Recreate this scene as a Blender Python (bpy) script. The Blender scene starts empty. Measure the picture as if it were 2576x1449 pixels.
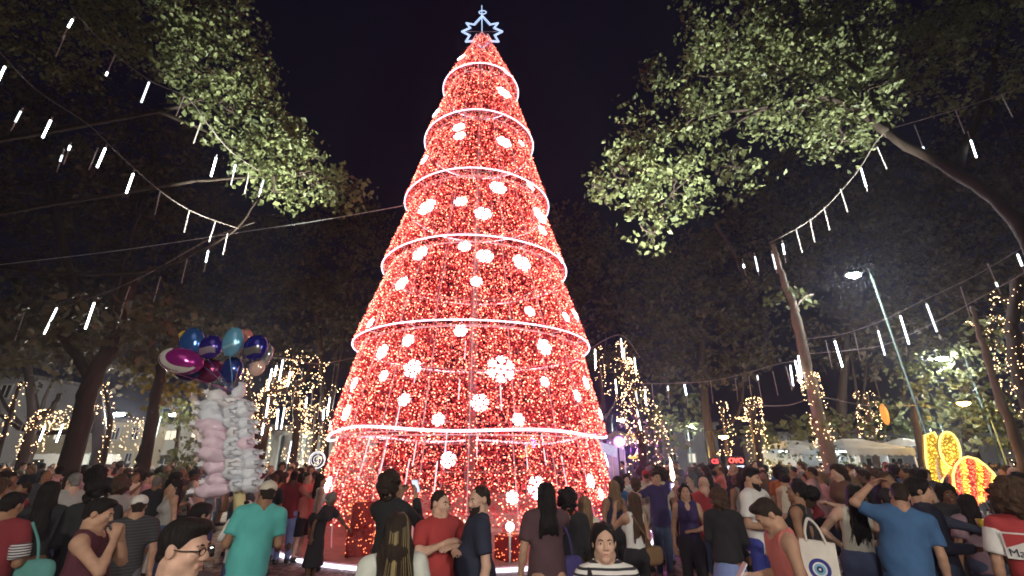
import bpy, math, random
import numpy as np
from mathutils import Vector, Matrix, Euler

# ------------------------------------------------------------------ camera, world, light, exposure
S = bpy.context.scene
COL = S.collection
CAMH, PITCH, FPX = 1.95, math.radians(20.4), 1144.6       # focal length for a 2576 px wide frame
cam_d = bpy.data.cameras.new('camera'); cam = bpy.data.objects.new('camera', cam_d); COL.objects.link(cam)
cam.location = (0, 0, CAMH); cam.rotation_euler = (math.pi/2 + PITCH, 0, 0)
cam_d.sensor_width = 36.0; cam_d.lens = FPX/2576*36.0; cam_d.clip_start = .05; cam_d.clip_end = 2000
S.camera = cam

W = bpy.data.worlds.new('World'); S.world = W; W.use_nodes = True
wn, wl = W.node_tree.nodes, W.node_tree.links
bg = wn['Background']
sky = wn.new('ShaderNodeTexSky'); sky.sky_type = 'NISHITA'; sky.sun_disc = False
sky.sun_elevation = math.radians(-7.0); sky.sun_rotation = math.radians(200)
mixw = wn.new('ShaderNodeMix'); mixw.data_type = 'RGBA'; mixw.blend_type = 'ADD'; mixw.inputs[0].default_value = 1.0
mixw.inputs[7].default_value = (.022, .014, .060, 1)        # the town's glow on the night sky
wl.new(sky.outputs[0], mixw.inputs[6]); wl.new(mixw.outputs[2], bg.inputs[0]); bg.inputs[1].default_value = 0.10

sun_d = bpy.data.lights.new('night_fill', 'SUN'); sun_d.energy = 0.125; sun_d.angle = math.radians(25); sun_d.color = (1, .86, .74)  # added soft fill from behind the camera, standing for the town's light
sun = bpy.data.objects.new('night_fill', sun_d); COL.objects.link(sun); sun.rotation_euler = (math.radians(58), 0, math.radians(-8))

vs = S.view_settings; vs.view_transform = 'Standard'; vs.look = 'None'; vs.gamma = 1; vs.use_curve_mapping = False; vs.exposure = 0.0
cy = S.cycles
S.render.engine = 'CYCLES'
cy.use_denoising = True; cy.filter_width = 1.8
try: cy.denoiser = 'OPENIMAGEDENOISE'; cy.denoising_input_passes = 'RGB_ALBEDO_NORMAL'; cy.denoising_prefilter = 'ACCURATE'
except Exception: pass
cy.max_bounces = 4; cy.diffuse_bounces = 2; cy.glossy_bounces = 2; cy.transmission_bounces = 3; cy.transparent_max_bounces = 8
cy.sample_clamp_indirect = 3.0; cy.caustics_reflective = False; cy.caustics_refractive = False
try: cy.use_light_tree = True
except Exception: pass

# ------------------------------------------------------------------ helpers
rnd = random.Random(7); rng = np.random.default_rng(7)
CP, SP = math.cos(PITCH), math.sin(PITCH)
def ray(x, y):
    cx, cy_ = (x-1288)/FPX, (724.5-y)/FPX
    return Vector((cx, CP-cy_*SP, SP+cy_*CP))
def at(x, y, Y):
    """world point seen at pixel (x, y) of the 2576 px frame, Y metres ahead of the camera"""
    d = ray(x, y); return Vector((0, 0, CAMH)) + d*(Y/d.y)
def zc(p): return p[1]*CP + (p[2]-CAMH)*SP
def pxm(p): return FPX/zc(p)                    # pixels (2576 frame) per metre at p

MATS = {}
def mat(name, col, rough=.6, emit=None, strength=0, metal=0, var=0.0, scale=8.0, bump=0.0, bscale=60.0, stretch=None, spec=None, alpha=None, transl=0, sample=None, coat=0):
    if name in MATS: return MATS[name]
    m = bpy.data.materials.new(name); m.use_nodes = True; MATS[name] = m
    n, l = m.node_tree.nodes, m.node_tree.links; b = n['Principled BSDF']
    c = tuple(col)+(1,) if len(col) == 3 else tuple(col)
    b.inputs['Base Color'].default_value = c; b.inputs['Roughness'].default_value = rough; b.inputs['Metallic'].default_value = metal
    if spec is not None: b.inputs['Specular IOR Level'].default_value = spec
    if coat: b.inputs['Coat Weight'].default_value = coat
    if emit: b.inputs['Emission Color'].default_value = tuple(emit)+(1,); b.inputs['Emission Strength'].default_value = strength
    if alpha is not None: b.inputs['Alpha'].default_value = alpha
    if transl: b.inputs['Transmission Weight'].default_value = transl
    if var or bump:
        tc = n.new('ShaderNodeTexCoord'); mp = n.new('ShaderNodeMapping'); l.new(tc.outputs['Object'], mp.inputs[0])
        if stretch: mp.inputs['Scale'].default_value = stretch
    if var:
        nz = n.new('ShaderNodeTexNoise'); nz.inputs['Scale'].default_value = scale; nz.inputs['Detail'].default_value = 5; l.new(mp.outputs[0], nz.inputs[0])
        mr = n.new('ShaderNodeMapRange'); mr.inputs[1].default_value = .25; mr.inputs[2].default_value = .75; mr.inputs[3].default_value = 1-var; mr.inputs[4].default_value = 1+var
        l.new(nz.outputs[0], mr.inputs[0])
        mx = n.new('ShaderNodeMix'); mx.data_type = 'RGBA'; mx.blend_type = 'MULTIPLY'; mx.inputs[0].default_value = 1; mx.inputs[6].default_value = c
        l.new(mr.outputs[0], mx.inputs[7]); l.new(mx.outputs[2], b.inputs['Base Color'])
    if bump:
        nb = n.new('ShaderNodeTexNoise'); nb.inputs['Scale'].default_value = bscale; nb.inputs['Detail'].default_value = 4; l.new(mp.outputs[0], nb.inputs[0])
        bp = n.new('ShaderNodeBump'); bp.inputs['Strength'].default_value = bump; bp.inputs['Distance'].default_value = .02
        l.new(nb.outputs[0], bp.inputs['Height']); l.new(bp.outputs[0], b.inputs['Normal'])
    if sample is not None:
        try: m.cycles.emission_sampling = sample
        except Exception: pass
    return m

class MB:
    """collects geometry for ONE mesh"""
    def __init__(s): s.v = []; s.f = []; s.m = []; s.n = 0; s.smooth = True
    def add(s, v, f, mi=0):
        o = s.n; v = [tuple(p) for p in v]; s.v += v; s.n += len(v)
        for q in f: s.f.append(tuple(i+o for i in q)); s.m.append(mi)
    def box(s, c, d, rot=None, mi=0, bev=0.0):
        hx, hy, hz = d[0]/2, d[1]/2, d[2]/2
        if bev > 0:
            b = min(bev, hx*.9, hy*.9, hz*.9); v = []
            for z, k in ((-hz, b), (-hz+b, 0), (hz-b, 0), (hz, b)):
                for sx, sy in ((-1,-1),(1,-1),(1,1),(-1,1)):
                    v.append((sx*(hx-k), sy*(hy-k), z))
            f = [(3,2,1,0), (12,13,14,15)]
            for r in range(3):
                for i in range(4): f.append((r*4+i, r*4+(i+1)%4, (r+1)*4+(i+1)%4, (r+1)*4+i))
        else:
            v = [(x,y,z) for z in (-hz,hz) for x,y in ((-hx,-hy),(hx,-hy),(hx,hy),(-hx,hy))]
            f = [(3,2,1,0),(4,5,6,7),(0,1,5,4),(1,2,6,5),(2,3,7,6),(3,0,4,7)]
        R = rot if rot is not None else Matrix.Identity(3)
        c = Vector(c); s.add([c + R @ Vector(p) for p in v], f, mi)
    def tube(s, path, rad, seg=8, mi=0, cap=True, closed=False):
        path = [Vector(p) for p in path]; n = len(path)
        if not hasattr(rad, '__len__'): rad = [rad]*n
        up = Vector((0, 0, 1)); v = []; prev = None
        for i, p in enumerate(path):
            if closed: t = path[(i+1) % n]-path[i-1]
            else: t = path[min(i+1, n-1)]-path[max(i-1, 0)]
            t.normalize()
            if prev is None:
                a = t.cross(up) if abs(t.z) < .95 else t.cross(Vector((1, 0, 0)))
            else: a = prev - t*prev.dot(t)
            a.normalize(); prev = a; b = t.cross(a)
            for k in range(seg):
                an = 2*math.pi*k/seg; v.append(p + (a*math.cos(an)+b*math.sin(an))*rad[i])
        f = []
        for i in range(n if closed else n-1):
            j = (i+1) % n
            for k in range(seg): f.append((i*seg+k, i*seg+(k+1) % seg, j*seg+(k+1) % seg, j*seg+k))
        if cap and not closed: f.append(tuple(range(seg))[::-1]); f.append(tuple((n-1)*seg+k for k in range(seg)))
        s.add(v, f, mi)
    def ellipsoid(s, c, r, seg=16, rings=10, rot=None, mi=0, fn=None):
        v = []; R = rot if rot is not None else Matrix.Identity(3); c = Vector(c)
        for i in range(rings+1):
            th = math.pi*i/rings
            for k in range(seg):
                ph = 2*math.pi*k/seg
                u = Vector((math.sin(th)*math.cos(ph), math.sin(th)*math.sin(ph), math.cos(th)))
                if fn: u = fn(u)
                v.append(c + R @ Vector((u.x*r[0], u.y*r[1], u.z*r[2])))
        f = []
        for i in range(rings):
            for k in range(seg):
                f.append((i*seg+k, (i+1)*seg+k, (i+1)*seg+(k+1) % seg, i*seg+(k+1) % seg))
        s.add(v, f, mi)
    def prism(s, pts, y0, y1, mi=0):
        """outline in xz extruded along y"""
        n = len(pts); v = [(p[0], y0, p[1]) for p in pts]+[(p[0], y1, p[1]) for p in pts]
        f = [tuple(range(n)), tuple(range(2*n-1, n-1, -1))]+[(i, i+n, (i+1) % n+n, (i+1) % n) for i in range(n)]
        s.add(v, f, mi)
    def mesh(s, name, mats, smooth=True):
        me = bpy.data.meshes.new(name); me.from_pydata(s.v, [], s.f)
        for m in (mats if isinstance(mats, (list, tuple)) else [mats]): me.materials.append(m)
        if any(s.m): me.polygons.foreach_set('material_index', s.m)
        me.polygons.foreach_set('use_smooth', [smooth]*len(s.f)); me.update(); return me

def link(name, me, parent=None, loc=None, rotz=None):
    o = bpy.data.objects.new(name, me); COL.objects.link(o)
    if parent is not None: o.parent = parent
    if loc is not None: o.location = loc
    if rotz is not None: o.rotation_euler = (0, 0, rotz)
    return o
def build(mb, name, mats, parent=None, smooth=True, **kw): return link(name, mb.mesh(name, mats, smooth), parent, **kw)
def tag(o, label=None, cat=None, group=None, kind=None):
    if label: o['label'] = label
    if cat: o['category'] = cat
    if group: o['group'] = group
    if kind: o['kind'] = kind
    return o
def empty(name, loc, label, cat, group=None, rotz=0):
    o = link(name, None, None, loc, rotz); o.empty_display_size = .2; return tag(o, label, cat, group)
def npmesh(name, V, F, mats, smooth=False, mi=None):
    """numpy verts (n,3) and faces (m,k)"""
    me = bpy.data.meshes.new(name); n, m, k = len(V), len(F), F.shape[1]
    me.vertices.add(n); me.vertices.foreach_set('co', np.ascontiguousarray(V, dtype=np.float32).ravel())
    me.loops.add(m*k); me.loops.foreach_set('vertex_index', np.ascontiguousarray(F, dtype=np.int32).ravel())
    me.polygons.add(m); me.polygons.foreach_set('loop_start', np.arange(0, m*k, k, dtype=np.int32))
    me.polygons.foreach_set('use_smooth', np.full(m, smooth, dtype=bool))
    for q in (mats if isinstance(mats, (list, tuple)) else [mats]): me.materials.append(q)
    if mi is not None: me.polygons.foreach_set('material_index', np.asarray(mi, dtype=np.int32))
    me.update(calc_edges=True); me.validate(); return me
def lamp(name, kind, loc, energy, col=(1,1,1), radius=.1, parent=None, target=None, cone=60, blend=.5):
    d = bpy.data.lights.new(name, kind); d.energy = energy; d.color = col; d.shadow_soft_size = radius
    o = bpy.data.objects.new(name, d); COL.objects.link(o); o.location = loc
    if kind == 'SPOT': d.spot_size = math.radians(cone); d.spot_blend = blend
    if target is not None: o.rotation_euler = (Vector(target)-Vector(loc)).to_track_quat('-Z', 'Y').to_euler()
    if parent is not None:
        o.parent = parent; o.matrix_parent_inverse = Matrix.Translation(parent.location).inverted()
    return o
# ------------------------------------------------------------------ ground
def ground():
    m = mat('paving', (.19, .13, .12), .75, var=.25, scale=.9)
    n, l = m.node_tree.nodes, m.node_tree.links; b = n['Principled BSDF']
    tc = n.new('ShaderNodeTexCoord'); vo = n.new('ShaderNodeTexVoronoi'); vo.inputs['Scale'].default_value = 11
    l.new(tc.outputs['Object'], vo.inputs['Vector'])
    cr = n.new('ShaderNodeValToRGB'); cr.color_ramp.elements[0].color = (.10, .065, .06, 1); cr.color_ramp.elements[1].color = (.40, .33, .32, 1)
    cr.color_ramp.elements[0].position = .25; cr.color_ramp.elements[1].position = .95
    l.new(vo.outputs['Color'], cr.inputs[0]); l.new(cr.outputs[0], b.inputs['Base Color'])
    vd = n.new('ShaderNodeTexVoronoi'); vd.feature = 'DISTANCE_TO_EDGE'; vd.inputs['Scale'].default_value = 11; l.new(tc.outputs['Object'], vd.inputs['Vector'])
    bp = n.new('ShaderNodeBump'); bp.inputs['Strength'].default_value = .5; bp.inputs['Distance'].default_value = .02
    l.new(vd.outputs['Distance'], bp.inputs['Height']); l.new(bp.outputs[0], b.inputs['Normal'])
    g = MB(); g.add([(-90,-25,0),(90,-25,0),(90,110,0),(-90,110,0)], [(0,1,2,3)])
    tag(build(g, 'ground', m), kind='structure')
ground()

# ------------------------------------------------------------------ the giant Christmas tree
TX, TY = -1.24, 14.3
H0, R0, HT, RT = .55, 4.12, 18.45, .22
RINGS = []                                                   # (height, radius) from (pixel row of the near arc, half width in pixels)
for y_, hw_ in ((158, 95.5), (275, 137.5), (422, 181.5), (590, 231), (803, 293.5), (1080, 341)):
    d_ = ray(1200, y_); tn_ = d_.z/d_.y; r_ = 2.0
    for _ in range(40): z_ = tn_*(TY-r_); r_ = hw_*(TY*CP+z_*SP)/FPX*.985
    RINGS.append((z_+CAMH, r_))
TIERS = []                                                   # (top height, top radius, bottom height, bottom radius): each tier flares out to its ring
_h, _r = HT, RT
for h_, r_ in RINGS: TIERS.append((_h, _r, h_, r_-.04)); _h, _r = h_-.02, r_-.30
TIERS.append((_h, _r, H0, R0))
def cone_r(h):
    for t in TIERS:
        if h >= t[2]: return t[1]+(t[3]-t[1])*min(1, max(0, (t[0]-h)/(t[0]-t[2])))
    return R0
def slope(h):
    for t in TIERS:
        if h >= t[2]: return math.atan2(t[3]-t[1], t[0]-t[2])
    return math.atan2(TIERS[-1][3]-TIERS[-1][1], TIERS[-1][0]-TIERS[-1][2])
def cone_hit(x, y):
    """first point of the tree's skin on the line of sight, relative to the tree's foot"""
    d = ray(x, y); o = Vector((-TX, -TY, CAMH)); best = None
    for k in range(1200):
        p = o+d*(8+k*.012)
        if not H0 < p.z < HT: continue
        g_ = math.hypot(p.x, p.y)-cone_r(p.z)
        if best is None or g_ < best[0]: best = (g_, p)
        if g_ <= 0: break
    return best[1]
def on_skin(n, thin=1.0):
    """n points spread evenly over all tiers: angle, height, radius"""
    ar = np.array([(t[1]+t[3])*math.hypot(t[3]-t[1], t[0]-t[2]) for t in TIERS]); ar[-1] *= thin; k = rng.choice(len(TIERS), n, p=ar/ar.sum()); T_ = np.array(TIERS)[k]
    q = T_[:, 1]/T_[:, 3]; u = (np.sqrt(q*q+rng.random(n)*(1-q*q))-q)/(1-q); return rng.random(n)*2*math.pi, T_[:, 0]+(T_[:, 2]-T_[:, 0])*u, T_[:, 1]+(T_[:, 3]-T_[:, 1])*u

def christmas_tree():
    T = empty('christmas_tree', (TX, TY, 0), 'giant red Christmas tree of lights with white rings and a star on top', 'christmas tree')
    M_red = mat('red_tinsel', (.84, .072, .098), .5, var=.3, scale=3)
    M_led = mat('red_led', (.3, .02, .01), .5, emit=(1, .16, .11), strength=8.6, sample='FRONT_BACK')
    M_ledw = mat('amber_led', (.3, .1, .05), .5, emit=(1, .38, .23), strength=10, sample='FRONT_BACK')
    M_steel = mat('painted_steel', (.55, .42, .44), .45, metal=.3, var=.15)
    M_white = mat('white_led_rope', (.8, .8, .85), .4, emit=(.86, .82, 1.0), strength=2.4)
    M_flake = mat('snowflake_led', (.8, .8, .8), .4, emit=(1, .97, .95), strength=4.5)
    M_inner = mat('pink_glow_rod', (.75, .6, .65), .4, emit=(.9, .55, .62), strength=.45)  # weak pink emission put into plain rods so they show through the tinsel
    # frame of ribs and hoops
    NR = 24
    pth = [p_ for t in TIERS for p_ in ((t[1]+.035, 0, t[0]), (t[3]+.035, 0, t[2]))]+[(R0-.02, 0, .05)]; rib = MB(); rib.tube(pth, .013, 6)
    ribm = rib.mesh('rib', mat('glow_rib', (.7, .5, .55), .4, emit=(.95, .45, .52), strength=.32))  # faint emission put into the steel ribs so they read as pale lines
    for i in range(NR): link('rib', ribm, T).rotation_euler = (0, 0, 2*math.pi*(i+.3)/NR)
    for h in np.arange(.62, 18.2, 1.03):
        r = cone_r(h)-.05; g = MB(); g.tube([(r*math.cos(a), r*math.sin(a), h) for a in np.linspace(0, 2*math.pi, 49)[:-1]], .014, 5, closed=True)
        build(g, 'hoop', M_steel, T)
    mast = MB(); mast.tube([(0, 0, 0), (0, 0, 18.3)], [.16, .07], 10); build(mast, 'mast', M_steel, T)
    # tinsel: small folded red strips over every tier
    N = 145000; an, hs, rr = on_skin(N, .88); rr = rr+rng.normal(0, .03, N); P = np.stack([rr*np.cos(an), rr*np.sin(an), hs], 1)
    def rdir(n): q = rng.normal(size=(n, 3)); return q/np.linalg.norm(q, axis=1, keepdims=True)
    a, b = rdir(N), rdir(N)
    L = rng.uniform(.05, .11, (N, 1))
    V = np.stack([P-a*L*.5, P+a*L*.5, P+b*L*.45], 1).reshape(-1, 3); F = np.arange(3*N).reshape(-1, 3)
    tag(link('tinsel', npmesh('tinsel', V, F, M_red), T), kind='stuff')
    # light bulbs
    N = 34500; an, hs, rr = on_skin(N, .88); rr = rr+rng.normal(.038, .016, N); P = np.stack([rr*np.cos(an), rr*np.sin(an), hs], 1)
    tet = np.array([[1,1,1],[1,-1,-1],[-1,1,-1],[-1,-1,1]])*.0100
    sc = rng.uniform(.7, 1.25, (N, 1, 1))
    V = (P[:, None, :]+tet[None]*sc).reshape(-1, 3)
    tf = np.array([[0,1,2],[0,3,1],[0,2,3],[1,3,2]]); F = (tf[None]+4*np.arange(N)[:, None, None]).reshape(-1, 3)
    mi = np.repeat((rng.random(N) < .3).astype(int), 4)
    tag(link('light_bulbs', npmesh('light_bulbs', V, F, [M_led, M_ledw], mi=mi), T), kind='stuff')
    # halo rings
    for k, (h, r) in enumerate(RINGS):
        ci = r-.47
        wav = (lambda a: .06*math.sin(3*a+1)+.07*math.sin(5*a+.4)) if k == 5 else (lambda a: .012*math.sin(4*a+k))
        R_ = empty('halo_ring', (0, 0, 0), None, None); R_.parent = T; del_props(R_)
        g = MB(); g.tube([(r*math.cos(a), r*math.sin(a), h+wav(a)) for a in np.linspace(0, 2*math.pi, 97)[:-1]], .030 if k == 5 else .0195, 8, closed=True)
        build(g, 'light_rope', M_white, R_)
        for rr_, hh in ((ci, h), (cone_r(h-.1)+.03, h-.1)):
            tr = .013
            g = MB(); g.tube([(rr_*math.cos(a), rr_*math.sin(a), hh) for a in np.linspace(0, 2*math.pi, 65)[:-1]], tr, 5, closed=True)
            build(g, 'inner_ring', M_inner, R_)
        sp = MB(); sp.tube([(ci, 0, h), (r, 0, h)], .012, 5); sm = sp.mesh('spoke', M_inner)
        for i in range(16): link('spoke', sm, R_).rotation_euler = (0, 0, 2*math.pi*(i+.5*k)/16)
    # snowflakes
    g = MB()
    for i in range(6):
        c, s_ = math.cos(i*math.pi/3), math.sin(i*math.pi/3)
        def pt(r, t): return (r*c-t*s_, r*s_+t*c, 0)
        g.tube([pt(.12, 0), pt(1, 0)], .055, 6)
        for q in (.45, .72):
            for sg in (-1, 1): g.tube([pt(q, 0), pt(q+.22, sg*.26)], .05, 5)
        g.tube([pt(.34, 0), (.34*math.cos((i+1)*math.pi/3), .34*math.sin((i+1)*math.pi/3), 0)], .05, 5)
        g.tube([pt(.62, .0), pt(.80, .42) if i % 2 else pt(.78, .40)], .045, 5)
    flake = g.mesh('snowflake', M_flake)
    FL = [(1267,187,14),(1263,240,20),(1157,328,16),(1159,350,16),(1264,365,20),(1305,366,10),(1250,480,22),(1327,473,14),(1080,528,26),(1161,515,17),
          (1214,545,22),(1350,548,24),(1357,585,15),(1063,645,22),(1170,628,17),(1219,652,22),(1307,668,25),(1400,655,14),(1018,720,20),(1198,716,16),
          (1327,790,15),(1415,803,14),(1438,797,16),(942,818,14),(1160,838,17),(1034,862,17),(971,890,20),(1362,878,22),(1044,932,24),(1257,934,36),
          (974,950,15),(1363,965,14),(1464,967,17),(903,968,16),(1024,1010,17),(1442,1000,15),(1206,1018,23),(883,1042,20),(1106,1060,17),(1299,1060,17),
          (1500,1045,14),(1130,1160,20),(838,1222,20),(1514,1160,17),(1284,1254,17),(1345,1230,28),(1475,1213,17),(1500,1245,14),(1165,152,12),(1104,290,14),(1075,408,14)]
    for i, (x, y, s) in enumerate(FL):
        p = cone_hit(x, y); a = math.atan2(p.y, p.x); SL = slope(p.z); nrm = Vector((math.cos(a)*math.cos(SL), math.sin(a)*math.cos(SL), math.sin(SL)))
        wp = p+Vector((TX, TY, 0)); o = link('snowflake', flake, T); o.location = p+nrm*.13
        q = nrm.to_track_quat('Z', 'Y').to_matrix() @ Matrix.Rotation(i*.7, 3, 'Z')
        o.rotation_euler = q.to_euler(); o.scale = [s/pxm(wp)]*3
    # white light bars in the lowest tier
    bar = MB(); bar.tube([(0, 0, -.5), (0, 0, .5)], .014, 6); barm = bar.mesh('light_bar', mat('light_bar', (.8,.8,.8), .4, emit=(1, .80, .88), strength=1.1))
    for x, y, s in ((917,1150,1),(965,1150,.9),(1043,1140,.55),(1120,1135,.8),(1045,935+10,.4),(1072,1010,.9),(1170,880,.5),(1260,1000,.6),(1155,980,.5),(1368,1130,.7),(1480,1130,.6),(1020,1215,1),(1095,1210,.8),(1420,1190,.8),(1325,1150,.5),(1200,1120,.5),(840,1215,.8),(1000,1050,.6)):
        p = cone_hit(x, y); a = math.atan2(p.y, p.x); SL = slope(p.z); o = link('light_bar', barm, T); o.location = p*1.0
        o.rotation_euler = (Matrix.Rotation(a, 3, 'Z') @ Matrix.Rotation(-SL, 3, 'Y')).to_euler(); o.scale = (1, 1, s)
    # star on the tip
    st = empty('star', (0, 0, 0), None, None); st.parent = T; del_props(st)
    half = [(1213,39),(1234,61.6),(1253.5,57.7),(1243.8,69.7),(1264.8,79.4),(1245.4,89.1),(1255.1,105.3),(1232.4,103.7),(1213,123)]
    def wl_(x, y, Y): q = at(x, y, Y); return Vector((q.x-TX, q.y-TY, q.z))
    M_star = mat('star_led', (.7, .75, .8), .4, emit=(.50, .68, 1.0), strength=1.15)
    for Y in (TY-.09, TY+.09):
        pts = [wl_(x, y, Y) for x, y in half]+[wl_(2*1213-x, y, Y) for x, y in half[-2:0:-1]]
        for a_, b_ in zip(pts, pts[1:]+pts[:1]):
            g = MB(); g.tube([a_, b_], .032, 6); build(g, 'light_tube', M_star, st)
        ins = [p_.lerp(wl_(1213, 80, Y), .12) for p_ in pts]; g = MB(); g.tube(ins, .011, 5, closed=True); build(g, 'inner_outline', M_star, st)
    g = MB(); g.tube([wl_(1213, 130, TY), wl_(1212, 14, TY)], .022, 6); build(g, 'mast_rod', M_star, st)
    g = MB(); g.tube([wl_(1170, 79.4, TY), wl_(1256, 79.4, TY)], .014, 6); build(g, 'cross_bar', M_steel, st)
    g = MB(); c = wl_(1214, 31, TY); g.tube([c+Vector((.16*math.cos(a), 0, .1*math.sin(a))) for a in np.linspace(0, 6.283, 13)[:-1]], .022, 6, closed=True); build(g, 'top_loop', M_star, st)
    # tip of the cone
    g = MB(); g.ellipsoid((0, 0, HT), (.30, .30, .26), 20, 10); build(g, 'tip_cap', mat('tip_red', (.55, .05, .07), .5, var=.35, scale=18, bump=.6, bscale=30), T)
    g = MB()
    for i in range(8):
        a0, a1 = i*math.pi/4, (i+1)*math.pi/4
        g.tube([(.33*math.cos(a0), .33*math.sin(a0), HT+.02), (.50*math.cos((a0+a1)/2), .50*math.sin((a0+a1)/2), HT-.42), (.33*math.cos(a1), .33*math.sin(a1), HT+.02)], .014, 5)
    build(g, 'tip_garland', mat('tip_led', (.6, .4, .4), .5, emit=(1, .55, .6), strength=.8), T)
    # foot: round deck with a glowing rim, low white bench inside with pink light put into its colour
    M_deck = mat('pink_deck', (.50, .30, .30), .55, var=.2, scale=3)
    g = MB(); nn = 64; v = []; 
    for r, z in ((4.98, .0), (4.98, .10), (4.90, .12), (0.01, .12)): v += [(r*math.cos(2*math.pi*i/nn), r*math.sin(2*math.pi*i/nn), z) for i in range(nn)]
    f = [(j*nn+i, j*nn+(i+1) % nn, (j+1)*nn+(i+1) % nn, (j+1)*nn+i) for j in range(3) for i in range(nn)]; g.add(v, f); build(g, 'deck', M_deck, T, smooth=False)
    g = MB(); g.tube([(5.02*math.cos(a), 5.02*math.sin(a), .05) for a in np.linspace(0, 2*math.pi, 97)[:-1]], .035, 6, closed=True)
    build(g, 'rim_light', M_white, T)
    g = MB(); v = []
    for r, z in ((3.3, .12), (3.3, .75), (2.7, .75), (2.7, .12)): v += [(r*math.cos(2*math.pi*i/nn), r*math.sin(2*math.pi*i/nn), z) for i in range(nn)]
    g.add(v, f); build(g, 'bench', mat('bench_pink_lit', (.65, .42, .42), .5, var=.15, scale=4), T, smooth=False)
    return T
def del_props(o):
    for k in ('label', 'category', 'group'):
        if k in o: del o[k]


TREE = christmas_tree()
# red glittering gift boxes and globe lamps on the deck
def gifts():
    ml = mat('gift_led', (.3, .05, .02), .5, emit=(1, .25, .10), strength=4)
    for i, (x, y, Y, s, lab) in enumerate(((903,1400,10.4,.5,'lower red glittering gift box at the left of the tree foot'),(903,1352,10.55,.46,'upper red glittering gift box stacked at the left of the tree foot'),
            (1283,1428,9.95,.42,'red glittering gift box under the globe lamp in front of the tree'))):
        p = at(x, y, Y); z0 = .121 if i != 1 else .121+.5
        o = empty('gift_box', (p.x, Y, z0), lab, 'gift box', 'gift boxes on the tree deck', rotz=.2+i*.25)
        g = MB(); g.box((0, 0, s/2), (s, s, s), bev=.015); build(g, 'box_body', mat('gift_red', (.30, .012, .012), .35, var=.5, scale=30, bump=.4, bscale=50), o, smooth=False)
        g = MB(); g.box((0, 0, s*.5), (s*.16, s+.012, s+.012)); build(g, 'ribbon', mat('gift_ribbon', (.34, .03, .03), .4), o, smooth=False)
        n = 80; V = []; F = []
        tet = np.array([[1,1,1],[1,-1,-1],[-1,1,-1],[-1,-1,1]])*.008
        for k in range(n):
            fa = rnd.randrange(5); a, b = rnd.uniform(-.48, .48)*s, rnd.uniform(-.48, .48)*s
            q = {0:(a,-s/2-.01,b+s/2),1:(a,s/2+.01,b+s/2),2:(-s/2-.01,a,b+s/2),3:(s/2+.01,a,b+s/2),4:(a,b,s+.01)}[fa]
            F += [[4*k,4*k+1,4*k+2],[4*k,4*k+3,4*k+1],[4*k,4*k+2,4*k+3],[4*k+1,4*k+3,4*k+2]]; V += list(tet+np.array(q))
        tag(link('box_lights', npmesh('box_lights', np.array(V), np.array(F), ml), o), kind='stuff')
    p = at(1283, 1362, 9.9)
    o = empty('globe_lamp', (p.x, 9.62, .121), 'white glowing globe lamp on a short stem in front of the tree', 'lamp')
    g = MB(); g.tube([(0, 0, 0), (0, 0, .52)], .02, 8); build(g, 'stem', mat('white_paint', (.8,.8,.8), .4, var=.05), o)
    g = MB(); g.ellipsoid((0, 0, .60), (.085, .085, .085)); build(g, 'globe', mat('globe', (.9,.9,.9), .3, emit=(1, .95, .95), strength=3), o)
    for k, (x, y, Y) in enumerate(((1118,1300,12.3),(1120,1262,12.6))):
        p = at(x, y, Y); o = empty('lantern', (p.x, Y, .751 if k == 0 else .751), 'small dark lantern with a white light on the %s bench inside the tree' % ('front' if k == 0 else 'rear'), 'lantern', 'lanterns inside the tree')
        g = MB(); g.tube([(0,0,0),(0,0,.04),(0,0,.3),(0,0,.42)], [.12,.14,.14,.03], 8); build(g, 'body', mat('lantern_dark', (.08,.03,.05), .4, var=.2), o)
        g = MB(); g.ellipsoid((0,-.15,.2),(.035,.035,.05),8,6); build(g, 'light', MATS['globe'], o)
gifts()
# ------------------------------------------------------------------ park trees
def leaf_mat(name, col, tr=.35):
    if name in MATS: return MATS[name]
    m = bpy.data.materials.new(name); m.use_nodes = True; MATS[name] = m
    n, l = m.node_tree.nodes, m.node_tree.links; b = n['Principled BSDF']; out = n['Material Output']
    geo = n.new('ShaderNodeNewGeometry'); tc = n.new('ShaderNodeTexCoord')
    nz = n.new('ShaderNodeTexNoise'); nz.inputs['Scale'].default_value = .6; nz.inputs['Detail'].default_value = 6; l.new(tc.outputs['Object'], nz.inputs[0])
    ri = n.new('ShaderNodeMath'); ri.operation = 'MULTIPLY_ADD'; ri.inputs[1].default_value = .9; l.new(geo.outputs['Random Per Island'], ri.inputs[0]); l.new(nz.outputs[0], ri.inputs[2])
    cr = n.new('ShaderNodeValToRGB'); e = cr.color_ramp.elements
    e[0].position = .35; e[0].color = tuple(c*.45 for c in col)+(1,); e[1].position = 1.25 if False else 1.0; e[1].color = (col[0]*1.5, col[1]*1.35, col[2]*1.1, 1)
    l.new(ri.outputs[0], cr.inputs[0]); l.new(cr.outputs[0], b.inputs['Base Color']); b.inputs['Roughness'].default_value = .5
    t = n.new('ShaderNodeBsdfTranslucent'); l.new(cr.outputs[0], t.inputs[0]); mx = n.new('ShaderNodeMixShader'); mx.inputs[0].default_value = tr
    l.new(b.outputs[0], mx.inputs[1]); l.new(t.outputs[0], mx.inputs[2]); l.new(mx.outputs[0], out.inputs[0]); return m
M_leaf = leaf_mat('leaf_green', (.125, .155, .085)); M_leafd = leaf_mat('leaf_shaded', (.075, .068, .048)); M_leafy = leaf_mat('leaf_lamplit', (.16, .13, .03))  # backdrop foliage darkened for night blacks; lamplight yellow put into the leaf colour
M_bark = mat('bark', (.034, .020, .015), .85, var=.45, scale=5, bump=.8, bscale=14, stretch=(1, 1, .25))
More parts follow.
